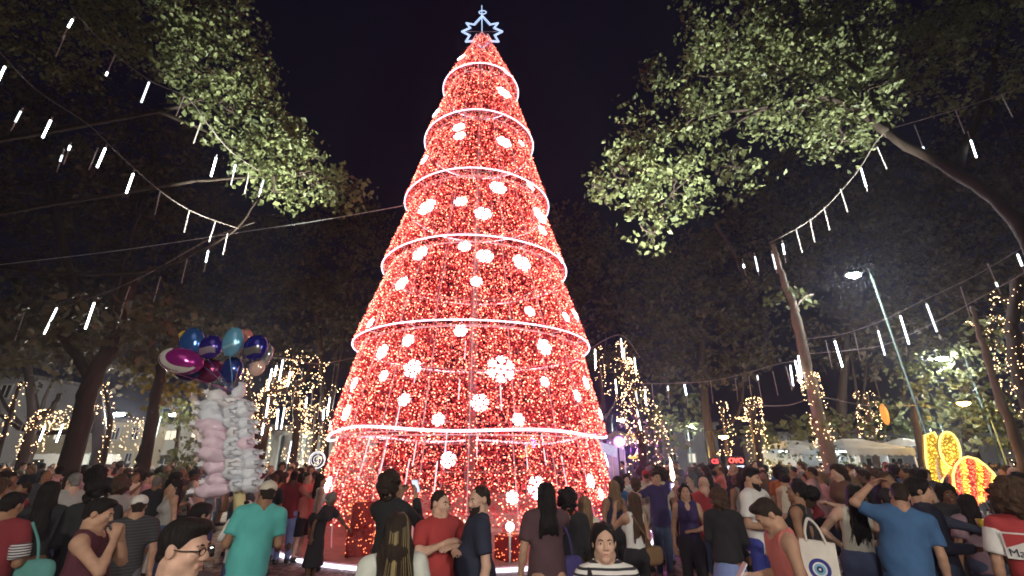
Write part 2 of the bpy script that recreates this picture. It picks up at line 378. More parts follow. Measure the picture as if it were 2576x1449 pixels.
M_barkl = mat('bark_pale', (.24, .19, .15), .85, var=.4, scale=6, bump=.6, bscale=16, stretch=(1, 1, .3))

def leaves(blobs, dens, size, per=13, fill=.22, droop=.3):
    """blobs: (centre, (rx,ry,rz)); leaf clumps near the skin of each blob plus some inside; folded leaf-shaped faces"""
    C = []
    for c, r in blobs:
        area = 4*math.pi*((r[0]*r[1])**1.6/3+(r[0]*r[2])**1.6/3+(r[1]*r[2])**1.6/3)**(1/1.6)
        n = max(6, int(area*dens/per)); u = rng.normal(size=(n, 3)); u /= np.linalg.norm(u, axis=1, keepdims=True)
        bump = 1+.16*np.sin(u[:, 0]*5+c[0])*np.cos(u[:, 2]*6+c[1])+.12*np.sin(u[:, 1]*9+c[2])+rng.normal(0, .07, n)
        rad = np.where(rng.random(n) < fill, rng.random(n)**.5, bump)
        C.append(np.array(c)+u*np.array(r)*rad[:, None])
    C = np.concatenate(C); n = len(C)
    cs = size*rng.uniform(.7, 1.7, (n, 1, 1))
    P = (C[:, None, :]+rng.normal(size=(n, per, 3))*cs*np.array([1, 1, .7])).reshape(-1, 3); N = len(P)
    d = rng.normal(size=(N, 3)); d[:, 2] -= droop; d /= np.linalg.norm(d, axis=1, keepdims=True)
    e = rng.normal(size=(N, 3)); s = np.cross(d, e); s /= np.linalg.norm(s, axis=1, keepdims=True); nn = np.cross(d, s)
    L = size*rng.uniform(.55, 1.5, (N, 1)); w = L*rng.uniform(.28, .42, (N, 1))
    V = np.stack([P-d*L*.5, P+s*w+nn*w*.35, P+d*L*.5, P-s*w+nn*w*.35], 1).reshape(-1, 3)
    F = np.array([[0, 1, 2], [0, 2, 3]])[None]+4*np.arange(N)[:, None, None]
    return V, F.reshape(-1, 3)
def wob(path, amp, n=6, seed=0):
    """smooth wobbling polyline through the given points"""
    r = random.Random(seed); out = []; P = [Vector(p) for p in path]
    for i in range(len(P)-1):
        p0, p1, p2, p3 = P[max(i-1, 0)], P[i], P[i+1], P[min(i+2, len(P)-1)]
        for k in range(n):
            t = k/n; q = .5*((2*p1)+(p2-p0)*t+(2*p0-5*p1+4*p2-p3)*t*t+(3*p1-p0-3*p2+p3)*t**3)
            out.append(q+Vector((r.uniform(-amp, amp), r.uniform(-amp, amp), r.uniform(-amp, amp)*.5)))
    return out+[P[-1]]
def limb(g, path, r0, r1, seg=9, amp=.03, seed=0, mi=0):
    p = wob(path, amp, 6, seed); n = len(p); rr = random.Random(seed)
    g.tube(p, [(r0+(r1-r0)*(i/(n-1))**.8)*rr.uniform(.92, 1.08) for i in range(n)], seg, mi)
LEDW = mat('warm_fairy_led', (.5, .3, .1), .5, emit=(1, .64, .33), strength=15)
def bulbs(P, size):
    N = len(P); tet = np.array([[1,1,1],[1,-1,-1],[-1,1,-1],[-1,-1,1]])*size
    V = (np.asarray(P)[:, None, :]+tet[None]*rng.uniform(.5, 1.3, (N, 1, 1))).reshape(-1, 3)
    tf = np.array([[0,1,2],[0,3,1],[0,2,3],[1,3,2]]); return V, (tf[None]+4*np.arange(N)[:, None, None]).reshape(-1, 3)

def tree(label, trunk, r0, r1, branches=(), crown=(), dens=14, size=.2, leafm=None, barkm=None, fairy=None, cat='tree', group=None, twigs=0, fill=.25):
    """trunk, branches: lists of world points; crown: (px, py, Y, half width px, half height px, depth m); fairy: list of (path, radius, count, bulb)"""
    base = Vector((trunk[0][0], trunk[0][1], 0)); o = empty('park_tree', base, label, cat, group)
    g = MB(); limb(g, [Vector(p)-base for p in trunk], r0, r1, 10, .03, 1); build(g, 'trunk', barkm or M_bark, o)
    for i, (pts, a, b) in enumerate(branches):
        g = MB(); limb(g, [Vector(p)-base for p in pts], a, b, 7, .03, i+2); build(g, 'branch', barkm or M_bark, o)
    if crown:
        bl = []
        for x, y, Y, hw, hh, dp in crown:
            c = at(x, y, Y); k = pxm(c); bl.append((c-base, (hw/k, dp, hh/k)))
        V, F = leaves(bl, dens, size, fill=fill); link('crown', npmesh('crown', V, F, leafm or M_leaf), o)
        if twigs:
            g = MB(); rr = random.Random(int(abs(base.x)*10))
            for c, r in bl:
                for k in range(twigs):
                    u = Vector((rr.gauss(0, 1), rr.gauss(0, 1), rr.gauss(0, .7))).normalized(); q = c+Vector((u.x*r[0], u.y*r[1], u.z*r[2]))*rr.uniform(.8, 1.12)
                    m_ = c.lerp(q, .5)+Vector((rr.uniform(-.3, .3), rr.uniform(-.3, .3), rr.uniform(-.1, .4)))
                    g.tube(wob([c, m_, q], .04, 4, k), [.035]*5+[.02]*3+[.008], 4)
            build(g, 'twigs', barkm or M_bark, o); tag(o.children[-1], kind='stuff')
    for pts, rad, cnt, bs in (fairy or ()):
        p = wob([Vector(q)-base for q in pts], .0, 12); P = []
        for k in range(cnt):
            t = rnd.random(); i = min(int(t*(len(p)-1)), len(p)-2); q = p[i].lerp(p[i+1], t*(len(p)-1)-i)
            rd = rad[0]+(rad[1]-rad[0])*t; a = rnd.random()*6.283; rr_ = rd*(rnd.uniform(.55, 1.25) if rd > .6 else rnd.uniform(1.0, 1.3))
            P.append((q.x+rr_*math.cos(a), q.y+rr_*math.sin(a), max(.3, q.z)))
        V, F = bulbs(P, bs*.52); tag(link('fairy_lights', npmesh('fairy_lights', V, F, LEDW), o), kind='stuff')
    return o
def gp(x, y, Y, z=0.0):
    p = at(x, y, Y); return Vector((p.x, p.y, z))
A = at
# big tree overhanging from the left
tree('huge dark tree overhanging the left of the square, its lower leaves lit green', [gp(-330, 1150, 10.5), A(-320, 900, 10.6), A(-290, 640, 10.8), A(-200, 400, 11.2), A(-60, 60, 11.5)], .40, .12,
     branches=[([A(-260, 580, 11), A(330, 480, 11), A(560, 450, 11.2), A(800, 440, 11.4)], .08, .02), ([A(-180, 380, 11.2), A(400, 280, 11.2), A(560, 230, 11.5), A(660, 200, 12)], .09, .02),
               ([A(-280, 640, 11), A(300, 690, 12), A(560, 600, 12), A(650, 500, 12)], .07, .02), ([A(400, 280, 11.2), A(520, 330, 11.3), A(640, 400, 11.4)], .08, .02)],
     crown=[(440, 40, 11.5, 175, 150, 2.0), (550, 190, 11.5, 125, 110, 1.6), (615, 300, 11.4, 105, 90, 1.5), (690, 390, 11.3, 95, 75, 1.3), (770, 440, 11.3, 85, 55, 1.1), (860, 480, 11.3, 65, 32, .9), (690, 480, 11.2, 60, 28, .8),
            (300, -60, 11.5, 260, 160, 2.4), (80, 40, 12.5, 240, 150, 2.2)], dens=48, size=.150, twigs=5, leafm=M_leaf)
# big tree overhanging from the right
tree('huge leaning tree at the right of the square with floodlit green leaves over the plaza', [gp(2700, 1300, 8.6), A(2690, 900, 8.8), A(2560, 560, 9.2), A(2400, 430, 9.8), A(2240, 335, 10.4), A(2190, 200, 10.9), A(2140, 60, 11.3)], .21, .07,
     branches=[([A(2240, 335, 10.4), A(2080, 245, 10.8), A(1930, 270, 11), A(1820, 330, 11.2)], .12, .03), ([A(2400, 430, 9.8), A(2480, 250, 10.5), A(2520, 60, 11)], .14, .05),
               ([A(1930, 270, 11), A(1760, 300, 11.2), A(1620, 420, 11.2)], .06, .02), ([A(2190, 200, 10.9), A(2040, 90, 11.3), A(1900, 60, 11.6)], .08, .03),
               ([A(1800, 560, 11.4), A(1850, 650, 11.6), A(1900, 740, 12)], .05, .02)],
     crown=[(1880, 40, 11.6, 150, 120, 1.8), (1830, 190, 11.5, 120, 110, 1.6), (1690, 340, 11.3, 120, 110, 1.5), (1580, 450, 11.2, 85, 85, 1.2), (1690, 490, 11.2, 90, 55, 1.1), (1640, 185, 11.4, 30, 26, .5), (1520, 480, 11.2, 42, 30, .5),
            (1645, 590, 11.1, 32, 38, .5), (1850, 420, 11.2, 45, 70, .6), (2020, 200, 11.4, 150, 90, 1.5), (2000, 300, 11.2, 110, 32, .9), (2120, 340, 10.9, 75, 55, .9), (2170, 280, 11.2, 80, 90, 1.2), (2250, 90, 11.6, 180, 120, 1.8),
            (2450, 130, 11.5, 170, 150, 1.8), (2060, 60, 12, 160, 90, 1.7)], dens=48, size=.150, twigs=5, leafm=M_leaf)
# dark trees filling both sides behind
BK = [('tall dark tree far behind the balloons, at the edge of the square', 30, 24, [(60, 640, 24, 230, 180, 3), (200, 820, 24, 180, 120, 3), (-20, 850, 23, 120, 100, 2)], 1165),
      ('tall dark tree with bare lower branches behind the balloon seller', 470, 25, [(430, 640, 25, 190, 190, 3), (380, 850, 25, 170, 100, 3), (560, 870, 25, 100, 80, 2)], 1165),
      ('dark tree rising just beside the left slope of the red Christmas tree', 800, 27, [(800, 640, 27, 150, 150, 3), (900, 560, 27, 90, 60, 2), (720, 800, 27, 150, 100, 3), (880, 780, 27, 70, 110, 2)], 1150),
      ('dark tree behind the upper left strings of hanging light tubes', 200, 20, [(150, 400, 20, 240, 170, 3), (380, 430, 20, 150, 140, 2.5), (40, 240, 20, 160, 150, 2.5)], 1165),
      ('dim tree rising just beside the right slope of the red Christmas tree', 1480, 27, [(1440, 640, 27, 90, 110, 2.5), (1530, 720, 27, 130, 110, 3), (1600, 860, 27, 120, 110, 3)], 1150),
      ('dark tree behind the drooping green branches at the right', 1800, 25, [(1750, 720, 25, 150, 130, 3), (1880, 640, 25, 150, 130, 3), (1760, 880, 25, 160, 90, 3)], 1150),
      ('dark broad tree behind the street lamp with the tall green post', 2150, 24, [(2130, 640, 24, 170, 140, 3), (2280, 560, 24, 150, 150, 3), (2060, 480, 24, 150, 120, 3), (2180, 840, 24, 150, 90, 3)], 1150),
      ('dark tree at the right edge above the light sculpture', 2480, 21, [(2440, 560, 21, 170, 170, 3), (2560, 380, 21, 120, 160, 3), (2420, 780, 21, 150, 100, 3)], 1150)]
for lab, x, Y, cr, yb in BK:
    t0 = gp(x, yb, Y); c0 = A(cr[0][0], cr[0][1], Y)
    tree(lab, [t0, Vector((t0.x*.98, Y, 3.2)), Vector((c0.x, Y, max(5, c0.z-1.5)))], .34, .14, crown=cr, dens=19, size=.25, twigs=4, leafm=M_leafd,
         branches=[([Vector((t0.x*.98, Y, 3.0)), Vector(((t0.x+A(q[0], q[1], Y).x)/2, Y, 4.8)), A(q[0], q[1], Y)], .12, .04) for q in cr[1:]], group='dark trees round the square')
# near dark trunks at the left
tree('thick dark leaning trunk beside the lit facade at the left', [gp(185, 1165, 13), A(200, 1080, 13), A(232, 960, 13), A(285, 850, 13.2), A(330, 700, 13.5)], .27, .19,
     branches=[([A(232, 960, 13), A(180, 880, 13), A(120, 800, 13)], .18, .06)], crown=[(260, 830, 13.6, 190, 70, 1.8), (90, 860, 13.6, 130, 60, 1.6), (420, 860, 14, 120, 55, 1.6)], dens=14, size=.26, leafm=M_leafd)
tree('slimmer dark trunk with yellow lamplit leaves beside the balloons', [gp(378, 1165, 14.5), A(378, 1080, 14.5), A(400, 960, 14.5), A(420, 860, 14.7)], .20, .13,
     branches=[([A(385, 1060, 14.5), A(365, 1120, 14.5), A(350, 1166, 14.5)], .10, .12)], crown=[(430, 985, 15.4, 45, 45, .8), (385, 950, 15.4, 40, 25, .7), (440, 925, 15.4, 60, 22, .8)], dens=22, size=.22, leafm=M_leafy)
tree('small bright green lamplit tree behind the white building', [gp(450, 1165, 20), A(448, 1090, 20), A(445, 1040, 20)], .10, .06, crown=[(450, 1035, 20, 26, 30, .8), (468, 1050, 20, 22, 20, .8)], dens=26, size=.22, leafm=M_leaf)
# trunks wrapped in fairy lights
FG = 'trunks wrapped in warm fairy lights'
tree('forked trunk wrapped in dense warm fairy lights, between balloons and Christmas tree', [gp(650, 1165, 17), A(660, 1080, 17), A(680, 990, 17), A(720, 930, 17)], .28, .14,
     branches=[([A(660, 1080, 17), A(630, 1010, 17), A(615, 930, 17)], .15, .06), ([A(680, 990, 17), A(760, 960, 17), A(790, 900, 17)], .11, .04)],
     fairy=[([gp(650, 1165, 17, .5), A(660, 1080, 17), A(680, 990, 17), A(720, 930, 17)], (.3, .28), 330, .020), ([A(660, 1080, 17), A(630, 1010, 17), A(615, 930, 17)], (.25, .15), 110, .018), ([A(690, 1000, 17), A(760, 960, 17), A(790, 900, 17)], (.6, .5), 150, .018)], group=FG)
tree('slim trunk wrapped in warm fairy lights close to the left foot of the Christmas tree', [gp(735, 1165, 20), A(745, 1080, 20), A(740, 980, 20), A(742, 890, 20)], .2, .08,
     fairy=[([gp(735, 1165, 20, 1), A(745, 1080, 20), A(740, 980, 20), A(742, 880, 20)], (.35, .3), 190, .02), ([A(720, 1010, 20), A(800, 1030, 20), A(830, 960, 20)], (.9, .7), 130, .02)], group=FG)
tree('pair of lit stems wrapped in warm fairy lights before the white colonnade', [gp(790, 1165, 22), A(792, 1100, 22), A(800, 1020, 22)], .16, .1,
     fairy=[([gp(790, 1165, 22, 1), A(792, 1100, 22), A(800, 1020, 22)], (.35, .5), 150, .022), ([gp(765, 1165, 22, 1.5), A(765, 1090, 22), A(775, 1040, 22)], (.2, .2), 80, .02)], group=FG)
tree('stem wrapped in warm fairy lights in front of the cream facade', [gp(70, 1165, 18), A(80, 1080, 18), A(130, 1030, 18), A(150, 990, 18)], .2, .08,
     fairy=[([gp(70, 1165, 18, .6), A(85, 1100, 18), A(130, 1030, 18)], (.3, .3), 220, .02), ([A(100, 1080, 18), A(180, 1060, 18), A(215, 1020, 18)], (.4, .4), 130, .02)], group=FG)
tree('thin stem strung with warm fairy lights at the far left edge', [gp(5, 1165, 16), A(20, 1060, 16), A(55, 960, 16)], .09, .04, fairy=[([A(0, 1110, 16), A(25, 1050, 16), A(58, 960, 16)], (.1, .1), 60, .018)], group=FG)
tree('stem strung with warm fairy lights between the two dark trunks', [gp(265, 1165, 16), A(275, 1080, 16), A(262, 960, 16)], .12, .05, fairy=[([gp(262, 1165, 16, .8), A(275, 1080, 16), A(262, 960, 16)], (.15, .12), 110, .018), ([gp(330, 1165, 18, .8), A(330, 1100, 18), A(350, 1050, 18)], (.25, .25), 100, .018)], group=FG)
tree('bushy conical tree covered in warm fairy lights right of the Christmas tree', [gp(1625, 1165, 17), A(1600, 1040, 17), A(1570, 930, 17), A(1562, 860, 17)], .2, .06,
     fairy=[([gp(1640, 1165, 17, .4), A(1630, 1100, 17), A(1600, 1000, 17), A(1575, 900, 17)], (1.05, .12), 480, .020), ([A(1600, 1120, 17), A(1570, 1000, 17), A(1562, 860, 17)], (.4, .15), 130, .018)],
     crown=[(1600, 1060, 17.4, 60, 70, .9), (1650, 1110, 17.4, 40, 40, .7)], dens=10, size=.2, leafm=M_leaf, group=FG)
tree('thin fairy-lit branch standing close to the right slope of the Christmas tree', [gp(1520, 1165, 19), A(1515, 1000, 19), A(1502, 880, 19)], .1, .04, fairy=[([A(1512, 960, 19), A(1504, 870, 19)], (.2, .15), 32, .02), ([A(1530, 1000, 19), A(1530, 915, 19)], (.15, .1), 18, .02)], group=FG)
tree('slim fairy-lit stem beside the first orange lamp', [gp(1825, 1165, 24), A(1825, 1100, 24), A(1815, 1020, 24)], .13, .06, fairy=[([gp(1822, 1165, 24, 2), A(1835, 1090, 24), A(1815, 1010, 24)], (.3, .2), 80, .024)], group=FG)
tree('broad fairy-lit stem glowing behind the man in the white shirt', [gp(1905, 1165, 21), A(1900, 1090, 21), A(1892, 1005, 21)], .2, .14, fairy=[([gp(1908, 1165, 21, .8), A(1902, 1090, 21), A(1892, 1000, 21)], (.36, .3), 230, .022), ([A(1860, 1050, 21), A(1890, 1060, 21)], (.2, .2), 30, .02)], group=FG)
tree('tall pale crooked trunk with fairy lights round its lower half', [gp(2085, 1165, 14.5), A(2072, 1100, 14.5), A(2040, 960, 14.5), A(2003, 800, 14.5), A(1998, 770, 14.5), A(1965, 690, 14.5), A(1945, 615, 14.5)], .24, .07, barkm=M_barkl,
     branches=[([A(2000, 775, 14.5), A(2020, 750, 14.6), A(2045, 740, 14.8)], .05, .02)],
     fairy=[([gp(2085, 1165, 14.5, .8), A(2072, 1100, 14.5), A(2045, 985, 14.5), A(2030, 940, 14.5)], (.24, .24), 240, .016)], crown=[(2090, 1070, 15.2, 70, 22, 1.2), (1990, 745, 15, 40, 14, .5)], dens=14, size=.2, leafm=M_leaf, group=FG)
tree('short fairy-lit stem glowing beside an orange paper lantern', [gp(2195, 1165, 20), A(2190, 1080, 20), A(2178, 990, 20)], .16, .09, fairy=[([A(2195, 1100, 20), A(2186, 1050, 20), A(2172, 985, 20)], (.36, .3), 130, .022)], group=FG)
tree('big right-edge trunk and boughs thick with warm fairy lights', [gp(2600, 1165, 12), A(2585, 1000, 12), A(2550, 850, 12), A(2560, 700, 12)], .25, .12,
     fairy=[([gp(2590, 1165, 12, 1), A(2585, 1000, 12), A(2548, 850, 12), A(2570, 720, 12)], (.35, .5), 330, .016), ([A(2560, 930, 12), A(2500, 830, 12.3), A(2470, 800, 12.5)], (.3, .3), 60, .014)],
     crown=[(2500, 840, 13, 60, 50, .9), (2550, 1000, 13.4, 60, 60, .9)], dens=10, size=.22, leafm=M_leaf, group=FG)
tree('twin bare slender trunks leaning beside the right-edge lights', [gp(2560, 1165, 11), A(2530, 1050, 11), A(2475, 870, 11), A(2445, 770, 11)], .11, .04, barkm=M_barkl, branches=[([gp(2590, 1165, 11), A(2545, 1060, 11), A(2500, 950, 11), A(2468, 860, 11)], .08, .03)])
tree('leafy tree hanging lit green fronds under the second street lamp', [gp(2310, 1165, 19), A(2305, 1080, 19), A(2300, 1000, 19)], .16, .1, crown=[(2285, 960, 18.4, 30, 45, .6), (2325, 960, 18.4, 14, 60, .5), (2360, 945, 18.4, 16, 40, .5), (2440, 940, 18.6, 55, 22, .8), (2400, 880, 18.6, 60, 18, .8)], dens=24, size=.2, leafm=M_leaf)
tree('broad low tree lit from beneath behind the white tents', [gp(2040, 1165, 26), A(2040, 1100, 26), A(2040, 1070, 26)], .2, .12, crown=[(1960, 1085, 26, 90, 30, 1.5), (2130, 1080, 26, 90, 30, 1.5), (1700, 1030, 28, 60, 50, 1.5), (2250, 1060, 26, 60, 50, 1.4)], dens=12, size=.34, leafm=M_leaf)
tree('round leafy tree behind the yellow light sculpture', [gp(2440, 1165, 20), A(2440, 1110, 20), A(2440, 1080, 20)], .16, .1, crown=[(2440, 1080, 20, 60, 50, 1.2), (2520, 1060, 20, 50, 60, 1.2), (2380, 1040, 20.5, 50, 40, 1.2)], dens=16, size=.28, leafm=M_leaf)
for lab, x, y, Y, hw, hh in (('low green shrub in front of the dark trunks', 425, 1163, 15, 34, 14), ('dark green shrub beside the cotton candy', 475, 1150, 16, 40, 22), ('dark hedge bush below the white tents', 2090, 1150, 19, 60, 24), ('dark leafy bush near the red neon signs', 1960, 1140, 21, 50, 30)):
    c = A(x, y, Y); k = pxm(c); o = empty('shrub', (c.x, Y, 0), lab, 'shrub')
    V, F = leaves([(Vector((0, 0, max(.5, c.z*.6))), (hw/k, .7, max(.5, c.z*.6)))], 30, .16); link('foliage', npmesh('foliage', V, F, M_leaf), o)
    g = MB(); g.tube([(0, 0, 0), (0, 0, .6)], [.05, .02], 6); build(g, 'stem', M_bark, o)

# ------------------------------------------------------------------ floodlights at the feet of the trees
def floodlight(lab, loc, target, energy, col, cone):
    o = empty('floodlight', loc, lab, 'floodlight', 'floodlights aimed up into the trees')
    d = (Vector(target)-Vector(loc)).normalized(); R = d.to_track_quat('Z', 'Y').to_matrix(); mk = mat('black_metal', (.03, .03, .03), .4, metal=.6, var=.2)
    g = MB(); g.box((0, 0, .3), (.3, .3, .16), rot=R, bev=.03); build(g, 'housing', mk, o, smooth=False)
    g = MB(); g.box((0, 0, .06), (.05, .05, .12)); g.box((0, 0, .012), (.26, .2, .024)); build(g, 'bracket', mk, o, smooth=False)
    g = MB(); g.box(Vector((0, 0, .3))+d*.083, (.25, .25, .01), rot=R); build(g, 'lens', mat('flood_lens', (.8,.8,.8), .2, emit=(.9, 1, .9), strength=6), o, smooth=False)
    lamp('floodlight_beam', 'SPOT', Vector(loc)+Vector((0, 0, .3))+d*.15, energy, col, .08, o, Vector(target), cone, .6)
FC = (.93, 1.0, .84)
floodlight('floodlight on the paving aimed at the left tree crown', (-5.6, 9.4, 0), A(660, 400, 11.3), 26000, FC, 30)
floodlight('floodlight on the paving aimed at the hanging boughs of the right tree', (3.1, 8.6, 0), A(1610, 440, 11.2), 26000, FC, 30)
floodlight('floodlight on the paving aimed at the arching boughs of the right tree', (8.4, 9.0, 0), A(2010, 290, 11.1), 26000, FC, 32)

# ------------------------------------------------------------------ street lamps
M_post = mat('post_green', (.05, .075, .065), .5, metal=.3, var=.2)
def street_lamp(lab, head, base_xy, col, energy, arm=.9, hs=.5, post=None, strength=140, aim=None, cone=150):
    b = Vector((base_xy[0], base_xy[1], 0)); o = empty('street_lamp', b, lab, 'street lamp', 'street lamps of the square')
    h = Vector(head)-b; pt = Vector((post[0]-b.x, post[1]-b.y, post[2])) if post is not None else Vector((0, 0, h.z+.25))
    g = MB(); g.tube([(0, 0, 0), (0, 0, .3), (0, 0, .31), pt], [.07, .07, .042, .028], 10); build(g, 'post', M_post, o)
    g = MB(); g.tube([pt, pt.lerp(h, .5)+Vector((0, 0, .14)), h+Vector((0, 0, .06))], .03, 8); build(g, 'arm', M_post, o)
    g = MB(); g.box(h+Vector((0, 0, .04)), (hs, hs*.5, .09), bev=.03); build(g, 'head', M_post, o, smooth=False)
    g = MB(); g.ellipsoid(h+Vector((0, 0, -.03)), (hs*.46, hs*.26, .09), 12, 8); build(g, 'lens', mat('lens_%.2f_%.2f_%d' % (col[1], col[2], strength), (.9,.9,.9), .3, emit=col, strength=strength), o)
    lamp('lamp_light', 'SPOT' if aim is not None else 'POINT', b+h+Vector((0, 0, -.12)), energy, col, .12, o, aim if aim is not None else b+h+Vector((0, .001, -5)), cone, .35)
    return o
WH = (.95, 1.0, .98)
p = A(2147, 690, 14); q = A(2183, 668, 14); street_lamp('tall green-posted street lamp shining white above the right crowd', p, (q.x+.35, 14), WH, 1100, post=q)
p = A(2368, 900, 19); street_lamp('white street lamp glowing above the yellow and red light sculpture', p, (p.x+1.0, 19), WH, 1500)
p = A(2423, 1012, 17); street_lamp('orange sodium lamp beside the light sculpture', p, (p.x+.8, 17), (1, .55, .12), 700, strength=30)
p = A(1820, 1097, 22); street_lamp('orange sodium lamp above the red neon signs', p, (p.x-.8, 22), (1, .58, .15), 800, strength=30)
p = A(2335, 1055, 26); street_lamp('small far white lamp left of the orange sodium lamp', p, (p.x+.6, 26), WH, 800)
p = A(300, 1040, 21); street_lamp('white street lamp before the cream facade, right of the thick trunk', p, (p.x-.7, 21), (1, .97, .85), 2200)
p = A(437, 1040, 23); street_lamp('white street lamp before the low white building', p, (p.x-.6, 23), (1, .97, .85), 1800)
p = A(658, 1042, 21); street_lamp('warm white lamp among the fairy-lit trunks beside the cotton candy', p, (p.x-.6, 21), (1, .9, .65), 900)
p = A(1562, 1055, 25); street_lamp('small white lamp above the purple stage light', p, (p.x-.5, 25), WH, 600)
p = A(1740, 1070, 29); street_lamp('faint far lamp on a thin green post right of the conical lit tree', p, (p.x-.3, 29), WH, 600)
# lamps of the same square behind the photographer light the near crowd
street_lamp('street lamp of the square standing behind the photographer, over the balloon side', (-3.2, -6.4, 5.6), (-4.1, -6.4), (1, .90, .78), 3500, aim=(-1.5, 4.5, 1), cone=88)
street_lamp('street lamp of the square standing behind the photographer, over the tote bag side', (4.2, -6.0, 5.6), (5.1, -6.0), (1, .90, .78), 3500, aim=(1.8, 4.5, 1), cone=88)

# ------------------------------------------------------------------ strings of hanging meteor tubes
M_cable = mat('string_cable', (.30, .25, .24), .6, var=.2); M_tube = mat('clear_tube', (.42, .38, .38), .35, var=.1); M_lit = mat('meteor_led', (.9,.9,.9), .3, emit=(.90, .98, 1.0), strength=6); M_lit2 = mat('meteor_led_bright', (.9,.9,.9), .3, emit=(.93, 1, 1.0), strength=13); M_lit3 = mat('meteor_led_faint', (.9,.9,.9), .3, emit=(.86, .96, 1.0), strength=2.2)
def light_string(lab, cable, tubes, L=.62, rad=.020, crad=.012):
    """cable: (x, y, Y) pixels; tubes: (x, y, Y, lit from, lit to); 0..1 down the tube"""
    pts = [A(*c) for c in cable]; b = pts[0].copy(); o = empty('light_string', b, lab, 'light string', 'strings of hanging meteor lights')
    if len(pts) > 1:
        g = MB(); g.tube([q-b for q in wob(pts, .0, 5)], crad, 5); build(g, 'cable', M_cable, o)
    for x, y, Y, a, c in tubes:
        t = A(x, y, Y)-b; dn = Vector((rnd.gauss(0, .035), rnd.gauss(0, .03), 1)); g = MB(); g.tube([t+dn*.05, t+dn*.01, t+dn*.005, t-dn*L], [rad*.9, rad*.9, rad*.62, rad*.62], 5); tb = build(g, 'tube', M_tube, o)
        if c > a:
            g = MB(); g.tube([t-dn*L*a, t-dn*L*c], rad, 6); build(g, 'lit_section', rnd.choice([M_lit, M_lit2, M_lit3]), tb)
U = (0, 0)
light_string('upper light string sagging out of the left tree crown', [(180,20,8),(262,110,8.2),(372,200,8.6),(470,245,9),(522,312,9.4),(582,382,10),(655,432,11)],
   [(185,45,8,.1,.5),(162,92,8.2,*U),(288,140,8.3,.85,1),(375,207,8.6,0,1),(462,245,9,*U),(504,312,9.4,*U),(545,392,9.8,.1,1),(592,415,10.2,0,.35),(626,438,10.6,*U),(664,448,11,0,.8)])
light_string('second light string below it on the left, with eight tubes', [(-10,120,8),(90,225,8.4),(220,312,8.8),(290,380,9.2),(400,478,10),(490,535,10.8),(600,575,12)],
   [(12,168,8.2,0,1),(55,275,8.6,.1,.6),(130,298,8.8,.1,.9),(178,362,9.6,.1,.3),(160,380,9.6,.2,.5),(267,368,9.2,.1,1),(245,375,9.4,*U),(337,432,9.6,.1,1),(402,486,10,*U),(476,532,10.6,*U),(542,558,11,*U),(572,590,11.4,*U)])
light_string('low light string on the left under the dark trees', [(640,560,13),(530,600,13),(350,700,13),(170,770,13),(40,800,13)],
   [(525,625,12.6,.1,.6),(470,655,12.8,*U),(403,700,13,*U),(325,725,13,*U),(310,775,13,.5,.6),(237,762,12,0,1),(143,775,12,0,1),(60,790,12,*U)], L=.75)
light_string('light string at the top right corner', [(2590,212,10),(2450,262,9.8),(2340,295,10),(2232,326,10.4)], [(2302,318,10.2,.9,1),(2405,280,10,*U),(2436,335,9.8,.3,1),(2520,240,10,*U),(2560,640,10,0,.4)], L=.75)
light_string('curved light string hanging from the leaning right trunk', [(2232,326,10.4),(2200,362,10.6),(2150,440,11),(2050,545,11.8),(1935,612,13)],
   [(2208,372,10.6,*U),(2166,424,10.9,0,.8),(2115,478,11.2,*U),(2073,524,11.6,*U),(2038,555,11.9,*U),(2003,580,12.2,*U),(1968,608,12.6,.1,.6),(1942,635,12.8,.1,.8),(1898,640,13,.1,.8),(1868,655,13,.2,.35)], L=.72)
light_string('double light string sloping from the crooked trunk to the right edge, upper cable', [(2022,853,14.4),(2120,840,13.4),(2220,806,12.4),(2330,752,11.6),(2450,695,10.8),(2590,612,10)],
   [(2030,862,14,*U),(2078,860,13.6,*U),(2100,858,13.4,0,1),(2150,840,13,*U),(2207,825,12.4,.1,1),(2265,795,12,0,1),(2331,765,11.6,0,1),(2418,726,11,*U),(2487,668,10.6,.6,.75)], L=.78)
light_string('double light string sloping from the crooked trunk to the right edge, lower cable', [(2026,890,14.4),(2130,882,13.6),(2230,866,12.8),(2350,812,11.8),(2460,752,11),(2590,680,10.2)], [], L=.7)
light_string('level light string from the conical lit tree to the crooked trunk', [(1610,965,17),(1700,964,16.6),(1790,958,16),(1880,938,15.4),(1960,915,15),(2022,905,14.6)],
   [(1618,968,16.8,.5,1),(1640,970,16.8,*U),(1680,972,16.6,0,.2),(1722,968,16.4,0,.5),(1788,962,16,*U),(1850,955,15.6,*U),(1884,950,15.4,*U),(1905,945,15.2,0,.2),(1945,938,15,*U),(1978,925,14.8,*U),(1988,920,14.8,0,.9),(2000,908,14.6,0,1),(2008,895,14.6,0,1)], L=.72)
light_string('faint low cable from the crooked trunk past the orange lantern', [(1870,1020,17),(1980,1020,16),(2060,1000,15),(2180,1020,16),(2300,1020,18)], [])
light_string('meteor tubes hung in the fairy-lit trees beside the cotton candy', [(600,905,16),(700,900,16.4),(800,915,17),(890,900,18)],
   [(684,928,16,0,1),(697,915,16.2,.1,.6),(712,905,16.2,0,1),(730,935,16.6,0,.7),(745,960,17,*U),(676,1000,16.6,0,.9),(700,1030,16.8,0,.9),(716,1025,17,0,1),(664,1060,16.6,.1,.6),(762,930,17,*U),(772,1000,17,0,.5),(788,980,17.5,*U),(806,1000,17.5,*U),(815,1030,17.6,0,.5),(830,1000,17.8,0,.9),(832,1060,17.6,0,.9),(733,1110,17.4,0,1),(845,980,18,*U),(630,1075,16.2,.1,.5),(888,960,17.6,0,1)], L=.75)
